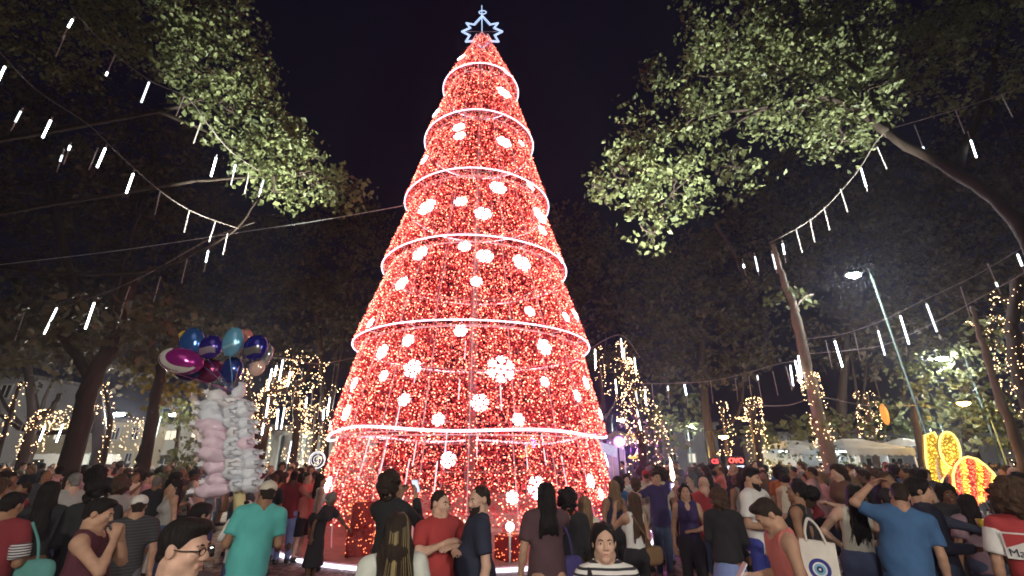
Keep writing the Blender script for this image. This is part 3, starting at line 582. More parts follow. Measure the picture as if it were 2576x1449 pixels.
light_string('meteor tubes hung in the conical lit tree right of the Christmas tree', [(1480,880,17),(1560,842,16.6),(1610,900,16.8)],
   [(1497,880,17,0,1),(1562,852,16.6,0,1),(1570,875,16.6,0,.6),(1596,900,16.8,0,.8),(1548,955,16.8,0,.7),(1573,940,17,0,.7),(1600,985,17,0,.9),(1602,1030,16.8,0,1),(1510,925,17.2,*U),(1570,1030,17,*U),(1622,975,17,.1,.7)], L=.72)
light_string('hanging tubes near the parked van at the far left', [(60,1050,17),(140,1050,17),(200,1040,17)], [(112,1075,17,0,.8),(158,1068,17,0,1),(60,1060,17,*U)], L=.6)
g = MB(); g.tube(wob([A(1022, 516, 12.4), A(820, 552, 13), A(600, 585, 14), A(300, 630, 15), A(-20, 668, 16)], 0, 6), .012, 6)
tag(build(g, 'guy_cable', mat('steel_cable', (.75, .75, .78), .3, metal=.5, var=.1)), 'straight steel guy cable from the third ring to the left trees', 'cable')
# ------------------------------------------------------------------ buildings, tents, vehicles and light ornaments behind the crowd
M_glass = mat('dark_glass', (.03, .035, .04), .12, var=.1); M_litwin = mat('lit_window', (.8,.75,.6), .4, emit=(1, .92, .72), strength=.9); M_frame = mat('window_frame', (.55,.55,.52), .5, var=.1)
def facade(lab, x0, x1, ytop, Y, wallm, rows, cols, lit=(), roofm=None, depth=6, wfrac=(.55, .5), name='building', door=None, z0=.9):
    a, b = A(x0, ytop, Y), A(x1, ytop, Y); w = b.x-a.x; h = a.z; o = empty(name, ((a.x+b.x)/2, Y, 0), lab, 'building')
    g = MB(); g.box((0, depth/2, h/2), (w, depth, h)); build(g, 'wall', wallm, o, smooth=False)
    g = MB(); g.box((0, depth/2, h+.12), (w+.4, depth+.4, .24)); build(g, 'roof', roofm or M_roof, o, smooth=False)
    cw, ch = w/cols, (h-z0)/rows
    for r in range(rows):
        for c in range(cols):
            cx, cz = -w/2+cw*(c+.5), z0+ch*(r+.55); ww, wh = cw*wfrac[0], ch*wfrac[1]
            g = MB()
            for s_ in (-1, 1): g.box((cx+s_*ww/2, -.03, cz), (.09, .1, wh+.09)); g.box((cx, -.032, cz+s_*wh/2), (ww-.09, .1, .09))
            g.box((cx, -.028, cz), (.05, .07, wh-.09)); wn_ = build(g, 'window', M_frame, o, smooth=False)
            g = MB(); g.box((cx, -.012, cz), (ww, .02, wh)); build(g, 'pane', M_litwin if (r*cols+c) in lit else M_glass, wn_, smooth=False)
    if door is not None:
        g = MB(); g.box((door, -.03, 1.1), (1.1, .08, 2.2), bev=.02); build(g, 'door', mat('brown_door', (.16, .07, .04), .5, var=.2), o, smooth=False)
    return o
M_roof = mat('roof_slab', (.22, .20, .19), .8, var=.2)
M_cream = mat('cream_render', (.62, .55, .38), .8, var=.12, scale=1.5); M_grey = mat('grey_render', (.36, .36, .38), .85, var=.12, scale=1.2); M_wht = mat('white_render', (.62, .64, .60), .8, var=.1, scale=1.5)
facade('tall grey building at the far left edge of the square', -140, 62, 950, 30, M_grey, 3, 3, lit=(), wfrac=(.4, .45))
facade('cream house with warm lit windows behind the thick dark trunk', 85, 372, 1062, 32, M_cream, 2, 6, lit=(1, 4, 7, 8), door=1.2, wfrac=(.38, .5))
facade('low white building with two wide pale windows left of the cotton candy', 400, 620, 1068, 34, M_wht, 2, 3, lit=(3, 4), wfrac=(.62, .42))
def colonnade():
    a, b = A(660, 1085, 33), A(905, 1085, 33); o = empty('colonnade', ((a.x+b.x)/2, 33, 0), 'white lit colonnade seen behind the fairy-lit trunks', 'building'); w = b.x-a.x; h = a.z
    g = MB(); g.box((0, 4.6, h/2), (w, .3, h)); build(g, 'wall', M_wht, o, smooth=False)
    g = MB(); g.box((0, 2.2, h+.2), (w+.3, 5.2, .4)); build(g, 'roof', M_roof, o, smooth=False)
    for i in range(9):
        x = -w/2+w*(i+.5)/9; g = MB(); g.tube([(x, 0, 0), (x, 0, .25), (x, 0, .26), (x, 0, h-.3), (x, 0, h-.29), (x, 0, h)], [.34, .34, .26, .24, .34, .34], 10); build(g, 'column', M_wht, o)
    g = MB(); g.box((0, 2.2, h-.25), (w*.8, .25, .08)); build(g, 'strip_lamp', mat('strip_lamp', (.9,.9,.9), .4, emit=(.9, 1, .95), strength=6), o, smooth=False)
    lamp('strip_light', 'POINT', (o.location.x, 35.0, h-.6), 260, (.88, 1, .95), .3, o)
colonnade()
facade('dim far building behind the white tents', 1960, 2330, 1095, 36, M_grey, 2, 6, lit=(2, 7, 8), wfrac=(.5, .45))
facade('dim far house behind the light sculpture at the right', 2380, 2640, 1085, 34, M_grey, 2, 3, lit=(2,), wfrac=(.3, .35))
facade('dark far house between the Christmas tree and the neon signs', 1660, 1800, 1070, 40, mat('dusk_render', (.25, .26, .27), .85, var=.15, scale=1.3), 2, 3, lit=(1,), wfrac=(.4, .4))

def tent(lab, x0, x1, ytop, yeave, Y, glow, col):
    a, b = A(x0, yeave, Y), A(x1, yeave, Y); w = b.x-a.x; he = a.z; ht = A(x0, ytop, Y).z; o = empty('market_tent', ((a.x+b.x)/2, Y+1.5, 0), lab, 'tent', 'white market tents')
    mt = mat('tent_canvas', (.50, .54, .54), .7, var=.2, scale=2)
    g = MB(); hw, hd = w/2, 1.5; t = [(-hw,-hd,he),(hw,-hd,he),(hw,hd,he),(-hw,hd,he),(-hw*.25,0,ht),(hw*.25,0,ht)]
    g.add(t, [(0,1,5,4),(1,2,5),(2,3,4,5),(3,0,4)]); build(g, 'canopy', mt, o, smooth=False)
    g = MB(); n = 10
    for i in range(n):
        x_ = -hw+w*i/n; g.add([(x_,-hd-.01,he),(x_+w/n,-hd-.01,he),(x_+w/n,-hd-.01,he-.2),(x_+w/n/2,-hd-.01,he-.28),(x_,-hd-.01,he-.2)], [(0,1,2,3,4)])
    build(g, 'valance', mt, o, smooth=False)
    for sx in (-1, 1):
        for sy in (-1, 1):
            g = MB(); g.tube([(sx*(hw-.04), sy*(hd-.04), 0), (sx*(hw-.04), sy*(hd-.04), he)], .025, 6); build(g, 'post', MATS['white_paint'], o)
    g = MB(); g.box((0, hd-.03, he/2), (w-.1, .03, he)); build(g, 'back_cloth', mt, o, smooth=False)
    g = MB(); g.box((0, -hd+.3, .5), (w-.3, .6, 1.0), bev=.02); build(g, 'counter', mat('counter_wood', (.3, .22, .15), .6, var=.2), o, smooth=False)
    g = MB(); g.box((0, .2, he-.1), (w*.5, .1, .06)); build(g, 'tube_lamp', mat('tube_lamp', (.9,.9,.9), .3, emit=(.9, 1, 1), strength=3), o, smooth=False)
    lamp('tent_light', 'POINT', (o.location.x, Y+1.4, he-.35), glow, col, .2, o)
    return o
tent('white market tent with a sloping roof behind the man in the white shirt', 1985, 2110, 1105, 1128, 20, 50, (.95, 1, .92))
tent('white market tent glowing blue inside, behind the woman with long black hair', 2128, 2300, 1100, 1128, 18, 65, (.85, .95, 1))
tent('small white stall tent beside the yellow light sculpture', 2330, 2372, 1098, 1120, 19, 25, (1, 1, 1))
tent('dim tent with a purple glow behind the right foot of the Christmas tree', 1535, 1610, 1080, 1105, 21, 60, (.6, .2, 1))

def sign(lab, x, y, Y, text, size, col, strength, panel=None):
    p = A(x, y, Y); o = empty('neon_sign', (p.x, Y, p.z), lab, 'sign')
    cu = bpy.data.curves.new('lettering', 'FONT'); cu.body = text; cu.size = size; cu.extrude = .02; cu.bevel_depth = .008; cu.align_x = 'CENTER'; cu.align_y = 'CENTER'
    t = bpy.data.objects.new('tmp_text', cu); COL.objects.link(t); me = bpy.data.meshes.new_from_object(t.evaluated_get(bpy.context.evaluated_depsgraph_get())); bpy.data.objects.remove(t)
    me.materials.clear(); me.materials.append(mat('neon_%s_%s' % (text, col[0]), (.3,.1,.1), .4, emit=col, strength=strength)); l = link('lettering', me, o); l.rotation_euler = (math.pi/2, 0, 0); l.location = (0, -.07, 0)
    g = MB(); g.box((0, 0, 0), (size*len(text)*.8, .08, size*1.3), bev=.02); build(g, 'backboard', mat('sign_dark', (.03,.02,.03), .5, var=.2), o, smooth=False)
    for s_ in (-1, 1): g = MB(); g.tube([(s_*size*.6, .07, -p.z), (s_*size*.6, .07, 0)], .03, 6); build(g, 'leg', M_post, o)
    if panel:
        g = MB(); g.box((0, -.02, -size*1.0), (size*len(text)*.9, .08, size*.55), bev=.02); build(g, 'lower_panel', mat('blue_white_panel', (.6,.7,.9), .4, emit=(.55, .75, 1), strength=2.5), o, smooth=False)
sign('red neon sign reading OVO over a bluish white panel', 1850, 1159, 20, 'OVO', .27, (1, .10, .08), 2.2, True)
sign('small curly red neon sign left of the larger neon sign', 1797, 1161, 20.5, 'CS', .24, (1, .06, .07), 2.2)

def crescent(lab, x, y, Y, R):
    p = A(x, y, Y); o = empty('crescent_moon', (p.x, Y, p.z), lab, 'light ornament', 'crescent moon ornaments'); pts = []
    ou = [(R*math.cos(math.radians(-112+224*i/16)), R*math.sin(math.radians(-112+224*i/16))) for i in range(17)]
    inn = [(R*(-.375+.93*math.cos(math.asin(max(-1, min(1, q[1]/R*1.0))))), q[1]*.97) for q in ou]; inn = [(min(i_[0], o_[0]-.004), i_[1]) for i_, o_ in zip(inn, ou)]; pts = ou+inn[::-1]
    g = MB(); g.add([(a, y_, b) for y_ in (-.03, .03) for a, b in ou+inn], [(i, i+1, 18+i, 17+i) for i in range(16)]+[(34+i, 51+i, 52+i, 35+i) for i in range(16)]+[(i, 34+i, 35+i, i+1) for i in range(16)]+[(17+i, 18+i, 52+i, 51+i) for i in range(16)]); build(g, 'moon_face', mat('moon_yellow', (.6,.42,.05), .5, emit=(1, .68, .10), strength=.10, var=.4, scale=20), o, smooth=False)
    g = MB(); g.tube([(a, -.05, b) for a, b in pts], .022, 6, closed=True); build(g, 'light_rope', mat('moon_rope', (.7,.5,.1), .5, emit=(1, .74, .18), strength=.9), o)
    g = MB(); g.tube([(0, .05, -p.z), (0, .05, R)], .025, 6); build(g, 'pole', M_post, o)
crescent('yellow lit crescent moon ornament right of the Christmas tree', 1588, 1122, 17.5, .42)
crescent('yellow lit crescent moon ornament seen through the Christmas tree mesh', 1312, 1122, 19.4, .42)
def stage_light(lab, x, y, Y, col, e):
    p = A(x, y, Y); o = empty('stage_light', (p.x, Y, 0), lab, 'stage light', 'purple stage lights'); mk = MATS['black_metal']
    g = MB(); g.tube([(0, .15, 0), (0, .15, p.z+.25)], .03, 8); build(g, 'stand', mk, o)
    g = MB(); g.tube([(0, .14, p.z), (0, -.06, p.z)], [.13, .20], 14); build(g, 'can', mk, o)
    g = MB(); g.ellipsoid((0, -.09, p.z), (.21, .05, .21), 14, 8); build(g, 'lens', mat('stage_lens_%.1f' % col[1], (.8,.5,.9), .3, emit=col, strength=7), o)
    lamp('stage_beam', 'SPOT', (p.x, Y-.25, p.z), e, col, .12, o, (p.x+.6, 4, .8), 120, .5)
stage_light('purple stage light just right of the Christmas tree', 1556, 1112, 19, (.68, .12, 1), 900)
stage_light('purple stage light seen through the Christmas tree mesh', 1335, 1115, 19.8, (.68, .12, 1), 150)
def banner():
    p = A(1525, 1128, 18); o = empty('glitter_banner', (p.x, 18, p.z), 'slanted blue and white glittering light panel right of the Christmas tree', 'light ornament')
    g = MB(); g.prism([(-.55, .32), (.42, .05), (.36, -.32), (-.42, -.05)], -.03, .03); build(g, 'panel', mat('glitter_panel', (.5,.6,.8), .3, emit=(.5, .65, 1), strength=.5, var=.7, scale=40), o, smooth=False)
    g = MB(); g.tube([(0, .06, -p.z), (0, .06, .1)], .025, 6); build(g, 'pole', M_post, o)
banner()
def swirl():
    p = A(797, 1157, 18); o = empty('lollipop_light', (p.x, 18, 0), 'white spiral lollipop light by the left foot of the Christmas tree', 'light ornament'); h = p.z
    mm = mat('lollipop_led', (.8,.8,.85), .4, emit=(.9, .93, 1), strength=1.3); pts = [(.27*(1-i/40)*math.cos(i*.42), 0, h+.27*(1-i/40)*math.sin(i*.42)) for i in range(38)]
    g = MB(); g.tube(pts, .010, 6); build(g, 'spiral', mm, o)
    g = MB(); g.tube([(.29*math.cos(a), .02, h+.29*math.sin(a)) for a in np.linspace(0, 6.283, 25)[:-1]], .018, 6, closed=True); build(g, 'outline', mm, o)
    g = MB(); g.tube([(0, .03, 0), (0, .03, h-.29)], .022, 6); build(g, 'stick', MATS['white_paint'], o)
swirl()
def lantern_shade():
    p = A(2225, 1042, 19); o = empty('paper_lantern', (p.x, 19, p.z), 'orange glowing paper lantern hanging beside the short fairy-lit stem', 'lantern')
    g = MB(); g.ellipsoid((0, 0, 0), (.14, .14, .42), 14, 10); build(g, 'shade', mat('lantern_paper', (.6,.25,.06), .6, emit=(1, .42, .08), strength=.6, var=.3, scale=6), o)
    g = MB(); g.tube([(0, 0, .6), (0, 0, 1.6)], .01, 5); build(g, 'cord', M_cable, o)
lantern_shade()
def sculpture():
    """hooded figure of yellow and red lights: hood, body wing and striped cape"""
    Y = 11.5; c = A(2420, 1180, Y); o = empty('light_sculpture', (c.x, Y, 0), 'hooded figure sculpture of yellow and red lights with a striped cape', 'light sculpture'); k = pxm(c)
    def w(x, y): q = A(x, y, Y); return (q.x-c.x, q.z)
    My = mat('yellow_tinsel', (.55, .42, .03), .45, emit=(1, .66, .04), strength=.10, var=.6, scale=25); Mr = mat('red_tinsel_cape', (.55, .03, .03), .45, emit=(1, .05, .03), strength=.10, var=.6, scale=25); Mw = mat('silver_tinsel', (.5,.5,.55), .4, emit=(.7,.75,1), strength=.2, var=.5, scale=25)
    rope = mat('sculpture_rope', (.8,.7,.2), .5, emit=(1, .80, .22), strength=1.8)
    def piece(n, px, m, y0, th=.035, out=True):
        P = [w(*q) for q in px]; g = MB(); g.prism(P, y0-th, y0+th); b = build(g, n, m, o, smooth=False)
        if out: g = MB(); g.tube([(a, y0-th-.02, z) for a, z in P], .022, 6, closed=True); build(g, 'light_rope', rope, b)
        # bulbs over the face
        xs = [p_[0] for p_ in P]; zs = [p_[1] for p_ in P]; pts = []
        while len(pts) < 150:
            a, z = rnd.uniform(min(xs), max(xs)), rnd.uniform(min(zs), max(zs)); ins = False
            for i in range(len(P)):
                (x1, z1), (x2, z2) = P[i], P[i-1]
                if (z1 > z) != (z2 > z) and a < (x2-x1)*(z-z1)/(z2-z1)+x1: ins = not ins
            if ins: pts.append((a, y0-th-.02, z))
            elif rnd.random() < .002: break
        V, F = bulbs(pts, .009); tag(link('light_bulbs', npmesh('light_bulbs', V, F, mat('sc_led_'+m.name, (.5,.3,.1), .5, emit=(1, .62, .10) if m is My else (1, .16, .07), strength=4)), b), kind='stuff')
    def oval(cx, cy_, rx, ry, a=0, n=22): return [(cx+rx*math.cos(t)*math.cos(a)-ry*math.sin(t)*math.sin(a), cy_+rx*math.cos(t)*math.sin(a)+ry*math.sin(t)*math.cos(a)) for t in np.linspace(0, 6.283, n+1)[:-1]]
    piece('wing', [(2344,1094),(2368,1086),(2390,1130),(2394,1165),(2392,1195),(2386,1218),(2368,1226),(2356,1200),(2347,1155)], My, .25)
    piece('hood', oval(2380, 1132, 25, 46, -.22), My, -.05)
    piece('mantle', [(2362,1150),(2380,1160),(2400,1158),(2420,1150),(2400,1165),(2384,1185),(2372,1200),(2366,1180)], My, .02, out=False)
    piece('collar', [(2368,1152),(2384,1160),(2402,1172),(2390,1190),(2374,1208),(2368,1180)], Mw, .1, out=False)
    top = (2415, 1150)
    edge = [(2381,1225),(2378,1195),(2384,1172),(2398,1155),(2415,1149),(2438,1155),(2458,1170),(2478,1190),(2492,1212)]
    bot = [(2384,1300),(2392,1300),(2402,1290),(2415,1280),(2430,1275),(2445,1268),(2458,1262),(2472,1245),(2486,1228)]
    for i in range(8): piece('cape_stripe', [edge[i], edge[i+1], bot[i+1], bot[i]], Mr if i % 2 == 0 else My, -.1-.003*i, .03, out=False)
    g = MB(); g.tube([(a, -.2, z) for a, z in [w(*q) for q in edge]], .024, 6); build(g, 'cape_rope', rope, o)
    q = [w(2318,1185), w(2326,1230), w(2333,1268)]; g = MB(); g.tube([(a, -.1, z) for a, z in q], [.05,.045,.04], 8); build(g, 'staff', Mr, o)
    for x in (2350, 2390, 2470): a, z = w(x, 1220); g = MB(); g.tube([(a, .15, 0), (a, .15, z)], .03, 6); build(g, 'support_post', M_post, o)
sculpture()

def car(lab, x, Y, col, L=4.2, rot=0, van=False):
    c = gp(x, 1165, Y); o = empty('parked_van' if van else 'parked_car', c, lab, 'van' if van else 'car', rotz=rot); h = L/2
    if van: prof = [(-h,.35),(-h,1.0),(-h+.25,1.15),(-h+.9,1.95),(-h+1.3,2.1),(h-.1,2.1),(h,1.9),(h,.35)]
    else: prof = [(-h,.4),(-h,.75),(-h+.9,.92),(-h+1.5,1.42),(h-1.4,1.45),(h-.6,1.0),(h,.9),(h,.4)]
    g = MB(); g.prism(prof, -.85, .85); build(g, 'body', mat('car_%s' % lab[:9], col, .3, coat=.6, var=.05), o, smooth=False)
    gl = [(-h+.95,1.15),(-h+1.35,1.85),(-h+2.2,1.85),(-h+2.2,1.15)] if van else [(-h+1.15,.95),(-h+1.6,1.35),(h-1.5,1.37),(h-.95,1.0)]
    for s_ in (-1, 1):
        g = MB(); g.prism(gl, s_*.853-.004, s_*.853+.004); build(g, 'side_window', M_glass, o, smooth=False)
        for xx in (-h+.8, h-.8):
            g = MB(); g.tube([(xx, s_*.72, .33), (xx, s_*.90, .33)], .33, 16); wl_ = build(g, 'wheel', mat('tyre', (.02,.02,.02), .8, var=.2), o, smooth=False)
            g = MB(); g.tube([(xx, s_*.89, .33), (xx, s_*.91, .33)], .19, 12); build(g, 'rim', mat('rim', (.5,.5,.5), .3, metal=.8), wl_, smooth=False)
    for s_ in (-1, 1):
        g = MB(); g.ellipsoid((-h+.02, s_*.6, .72), (.05, .14, .09), 10, 6); build(g, 'headlight', mat('headlamp', (.8,.8,.8), .2, emit=(1, .95, .8), strength=2), o)
car('white van parked before the cream house', 150, 25, (.65,.66,.62), 4.6, .1, True)
car('dark car parked at the far left', 20, 26, (.03,.03,.035), 4.2, .05)
car('white car parked before the low white building', 480, 27, (.7,.7,.68), 4.2, -.05)
car('silver car parked before the cream house', 330, 27, (.45,.46,.47), 4.2, .1)
# ------------------------------------------------------------------ people: signed-distance figures meshed with surface nets
def v3(*a): return np.array(a, dtype=float)
class Field:
    def __init__(s, xs, ys, zs):
        s.ax = [np.asarray(a, dtype=np.float32) for a in (xs, ys, zs)]; s.F = np.full([len(a) for a in s.ax], 1.0, dtype=np.float32)
    def _sl(s, lo, hi):
        out = []
        for a, l, h in zip(s.ax, lo, hi):
            i0, i1 = np.searchsorted(a, l), np.searchsorted(a, h)
            if i1 <= i0: return None
            out.append(slice(i0, i1))
        return tuple(out)
    def _put(s, lo, hi, fn, k, op):
        sl = s._sl(lo, hi)
        if sl is None: return
        g = [s.ax[0][sl[0]][:, None, None], s.ax[1][sl[1]][None, :, None], s.ax[2][sl[2]][None, None, :]]
        d = fn(*g).astype(np.float32); F = s.F[sl]
        if op < 0: d = -d
        if k <= 0: r = np.minimum(F, d) if op > 0 else np.maximum(F, d)
        else:
            h = np.maximum(k-np.abs(F-d), 0)/k
            r = (np.minimum(F, d)-h*h*k*.25) if op > 0 else (np.maximum(F, d)+h*h*k*.25)
        s.F[sl] = r
    def cone(s, a, b, ra, rb, k=.03, sq=1.0, op=1, cap=False):
        """tapered capsule; sq squashes front to back; cap cuts it flat at b"""
        a, b = np.asarray(a, float), np.asarray(b, float); m = max(ra, rb)+k+.03; lo, hi = np.minimum(a, b)-m, np.maximum(a, b)+m; ba = b-a; L = float(ba@ba)+1e-9
        ym = None
        def fn(x, y, z):
            h = np.clip(((x-a[0])*ba[0]+(y-a[1])*ba[1]+(z-a[2])*ba[2])/L, 0, 1)
            d = np.sqrt((x-a[0]-h*ba[0])**2+((y-a[1]-h*ba[1])/sq)**2+(z-a[2]-h*ba[2])**2)-(ra+(rb-ra)*h)
            if sq < 1: d = d*(.5+.5*sq)
            if cap: d = np.maximum(d, ((x-b[0])*ba[0]+(y-b[1])*ba[1]+(z-b[2])*ba[2])/math.sqrt(L))
            return d
        s._put(lo, hi, fn, k, op)
    def ell(s, c, r, k=.02, op=1, R=None):
        c, r = np.asarray(c, float), np.asarray(r, float); m = max(r)+k+.03
        def fn(x, y, z):
            X, Y, Z = x-c[0], y-c[1], z-c[2]
            if R is not None: X, Y, Z = R[0,0]*X+R[1,0]*Y+R[2,0]*Z, R[0,1]*X+R[1,1]*Y+R[2,1]*Z, R[0,2]*X+R[1,2]*Y+R[2,2]*Z
            k0 = np.sqrt((X/r[0])**2+(Y/r[1])**2+(Z/r[2])**2); k1 = np.sqrt((X/r[0]**2)**2+(Y/r[1]**2)**2+(Z/r[2]**2)**2)+1e-6
            return k0*(k0-1)/k1
        s._put(c-m, c+m, fn, k, op)
    def half(s, c, n):
        """remove everything on the side n points to"""
        c, n = np.asarray(c, float), np.asarray(n, float)
        s.F = np.maximum(s.F, ((s.ax[0][:, None, None]-c[0])*n[0]+(s.ax[1][None, :, None]-c[1])*n[1]+(s.ax[2][None, None, :]-c[2])*n[2]).astype(np.float32))
    def wrinkle(s, amp, fx=17, fz=13, ph=0.0):
        x, y, z = s.ax[0][:, None, None], s.ax[1][None, :, None], s.ax[2][None, None, :]
        s.F = s.F+amp*(np.sin(fx*x+7*z+ph)*np.sin(fz*z+9*y+ph*2)+.6*np.sin(2.1*fx*x-15*z+ph)*np.cos(1.7*fz*z+21*y))
    def net(s):
        F = s.F; ins = F < 0; nx, ny, nz = F.shape
        cnt = np.zeros((nx-1, ny-1, nz-1), np.int8)
        for i in (0, 1):
            for j in (0, 1):
                for k in (0, 1): cnt += ins[i:nx-1+i, j:ny-1+j, k:nz-1+k]
        act = (cnt > 0) & (cnt < 8); I = np.argwhere(act); n = len(I)
        if n == 0: return np.zeros((0, 3)), np.zeros((0, 4), int)
        idx = np.full(act.shape, -1, np.int64); idx[act] = np.arange(n)
        acc = np.zeros((n, 3)); num = np.zeros(n)
        C = [(i, j, k) for i in (0, 1) for j in (0, 1) for k in (0, 1)]
        vals = {c: F[I[:, 0]+c[0], I[:, 1]+c[1], I[:, 2]+c[2]].astype(float) for c in C}
        pos = {c: np.stack([s.ax[d][I[:, d]+c[d]] for d in range(3)], 1).astype(float) for c in C}
        for c in C:
            for d in range(3):
                if c[d] == 0:
                    e = list(c); e[d] = 1; e = tuple(e); a, b = vals[c], vals[e]; m = (a < 0) != (b < 0)
                    t = np.where(m, a/np.where(m, a-b, 1), 0)[:, None]; acc += np.where(m[:, None], pos[c]+(pos[e]-pos[c])*t, 0); num += m
        V = acc/num[:, None]; Q = []
        for d in range(3):
            sl0 = [slice(1, -1)]*3; sl0[d] = slice(0, -1); sl1 = [slice(1, -1)]*3; sl1[d] = slice(1, None)
            A_, B_ = ins[tuple(sl0)], ins[tuple(sl1)]; ch = np.argwhere(A_ != B_)
            if not len(ch): continue
            flip = A_[tuple(ch.T)]; off = np.array([1, 1, 1]); off[d] = 0; p = ch+off; e1, e2 = (d+1) % 3, (d+2) % 3
            def cell(o1, o2): q = p.copy(); q[:, e1] += o1; q[:, e2] += o2; return idx[q[:, 0], q[:, 1], q[:, 2]]
            q = np.stack([cell(-1, -1), cell(0, -1), cell(0, 0), cell(-1, 0)], 1); q[~flip] = q[~flip][:, ::-1]; Q.append(q)
        Q = np.concatenate(Q); Q = Q[(Q >= 0).all(1)]; return V, Q

def axis(lo, hi, step, fine=()):
    """grid line positions; fine: (lo, hi, step) zones"""
    out = [lo]
    while out[-1] < hi:
        x = out[-1]; s_ = step
        for a, b, st in fine:
            if a <= x <= b: s_ = min(s_, st)
            elif x < a: s_ = min(s_, max(st, (a-x)*.6+st))
        out.append(x+s_)
    return np.array(out)

ARMS = {  # elbow, wrist, finger direction, curl for a 1.72 m figure, x outward
 'down': ((.245, .035, 1.13), (.27, -.02, .885), None, .35), 'phone': ((.235, -.02, 1.13), (.075, -.27, 1.17), (-.45, -.7, .35), .8),
 'cross': ((.27, -.10, 1.13), (.02, -.235, 1.15), (-1, -.02, .02), .3), 'cross2': ((.27, -.09, 1.12), (.03, -.20, 1.20), (-1, .02, .1), .3),
 'head': ((.36, -.03, 1.47), (.195, -.06, 1.68), (-.55, .25, .45), .35), 'reach': ((.25, -.27, 1.30), (.20, -.52, 1.24), (0, -1, -.05), .5),
 'photo': ((.23, -.22, 1.26), (.09, -.33, 1.49), (-.2, -.35, .9), .7), 'hip': ((.36, .07, 1.17), (.17, -.10, 1.04), (-.8, -.5, -.3), .4),
 'up': ((.30, -.05, 1.62), (.26, -.12, 1.87), (-.1, -.1, 1), .3), 'hold': ((.235, .01, 1.13), (.17, -.25, 1.12), (-.1, -1, .1), .9), 'chin': ((.20, -.20, 1.20), (.06, -.19, 1.43), (-.3, .1, .9), .8),
 'side': ((.44, -.02, 1.30), (.66, -.08, 1.24), (.95, -.2, -.1), .3), 'belly': ((.27, -.04, 1.13), (.06, -.20, 1.10), (-1, -.1, -.05), .2)}

def hand_field(W, D, up, curl, side, res):
    """a hand with four fingers and a thumb: W wrist, D finger direction"""
    D = D/np.linalg.norm(D); n = up-D*(up@D); n /= np.linalg.norm(n)+1e-9; sx = np.cross(D, n)*side
    def p(x, y, z): return W+sx*x+D*y+n*z
    ax = [np.arange(W[i]-.23, W[i]+.23, res) for i in range(3)]
    f = Field(*ax)
    f.cone(p(0, -.03, 0), p(0, .02, 0), .026, .026, .02)
    for x in (-.024, -.008, .008, .024): f.cone(p(x*.7, .01, 0), p(x, .078, 0), .015, .0125, .012)
    for i, (x, L) in enumerate(((-.028, .058), (-.009, .072), (.010, .078), (.029, .070))):
        c1, c2 = curl*.9, curl*2.0; L1, L2 = L*.55, L*.5
        a = p(x, .082, 0); b = a+(D*math.cos(c1)-n*math.sin(c1))*L1+sx*x*.12; c = b+(D*math.cos(c2)-n*math.sin(c2))*L2
        f.cone(a, b, .0098, .009, .004); f.cone(b, c, .009, .0075, .004)
    a = p(.026, .02, -.005); b = p(.055, .052, -.012); c = b+(D*.8-sx*.1*0-n*.5*curl+sx*.25)*.034
    f.cone(p(.01, .0, 0), a, .02, .016, .015); f.cone(a, b, .0135, .011, .01); f.cone(b, c, .0105, .0085, .004)
    return f.net()

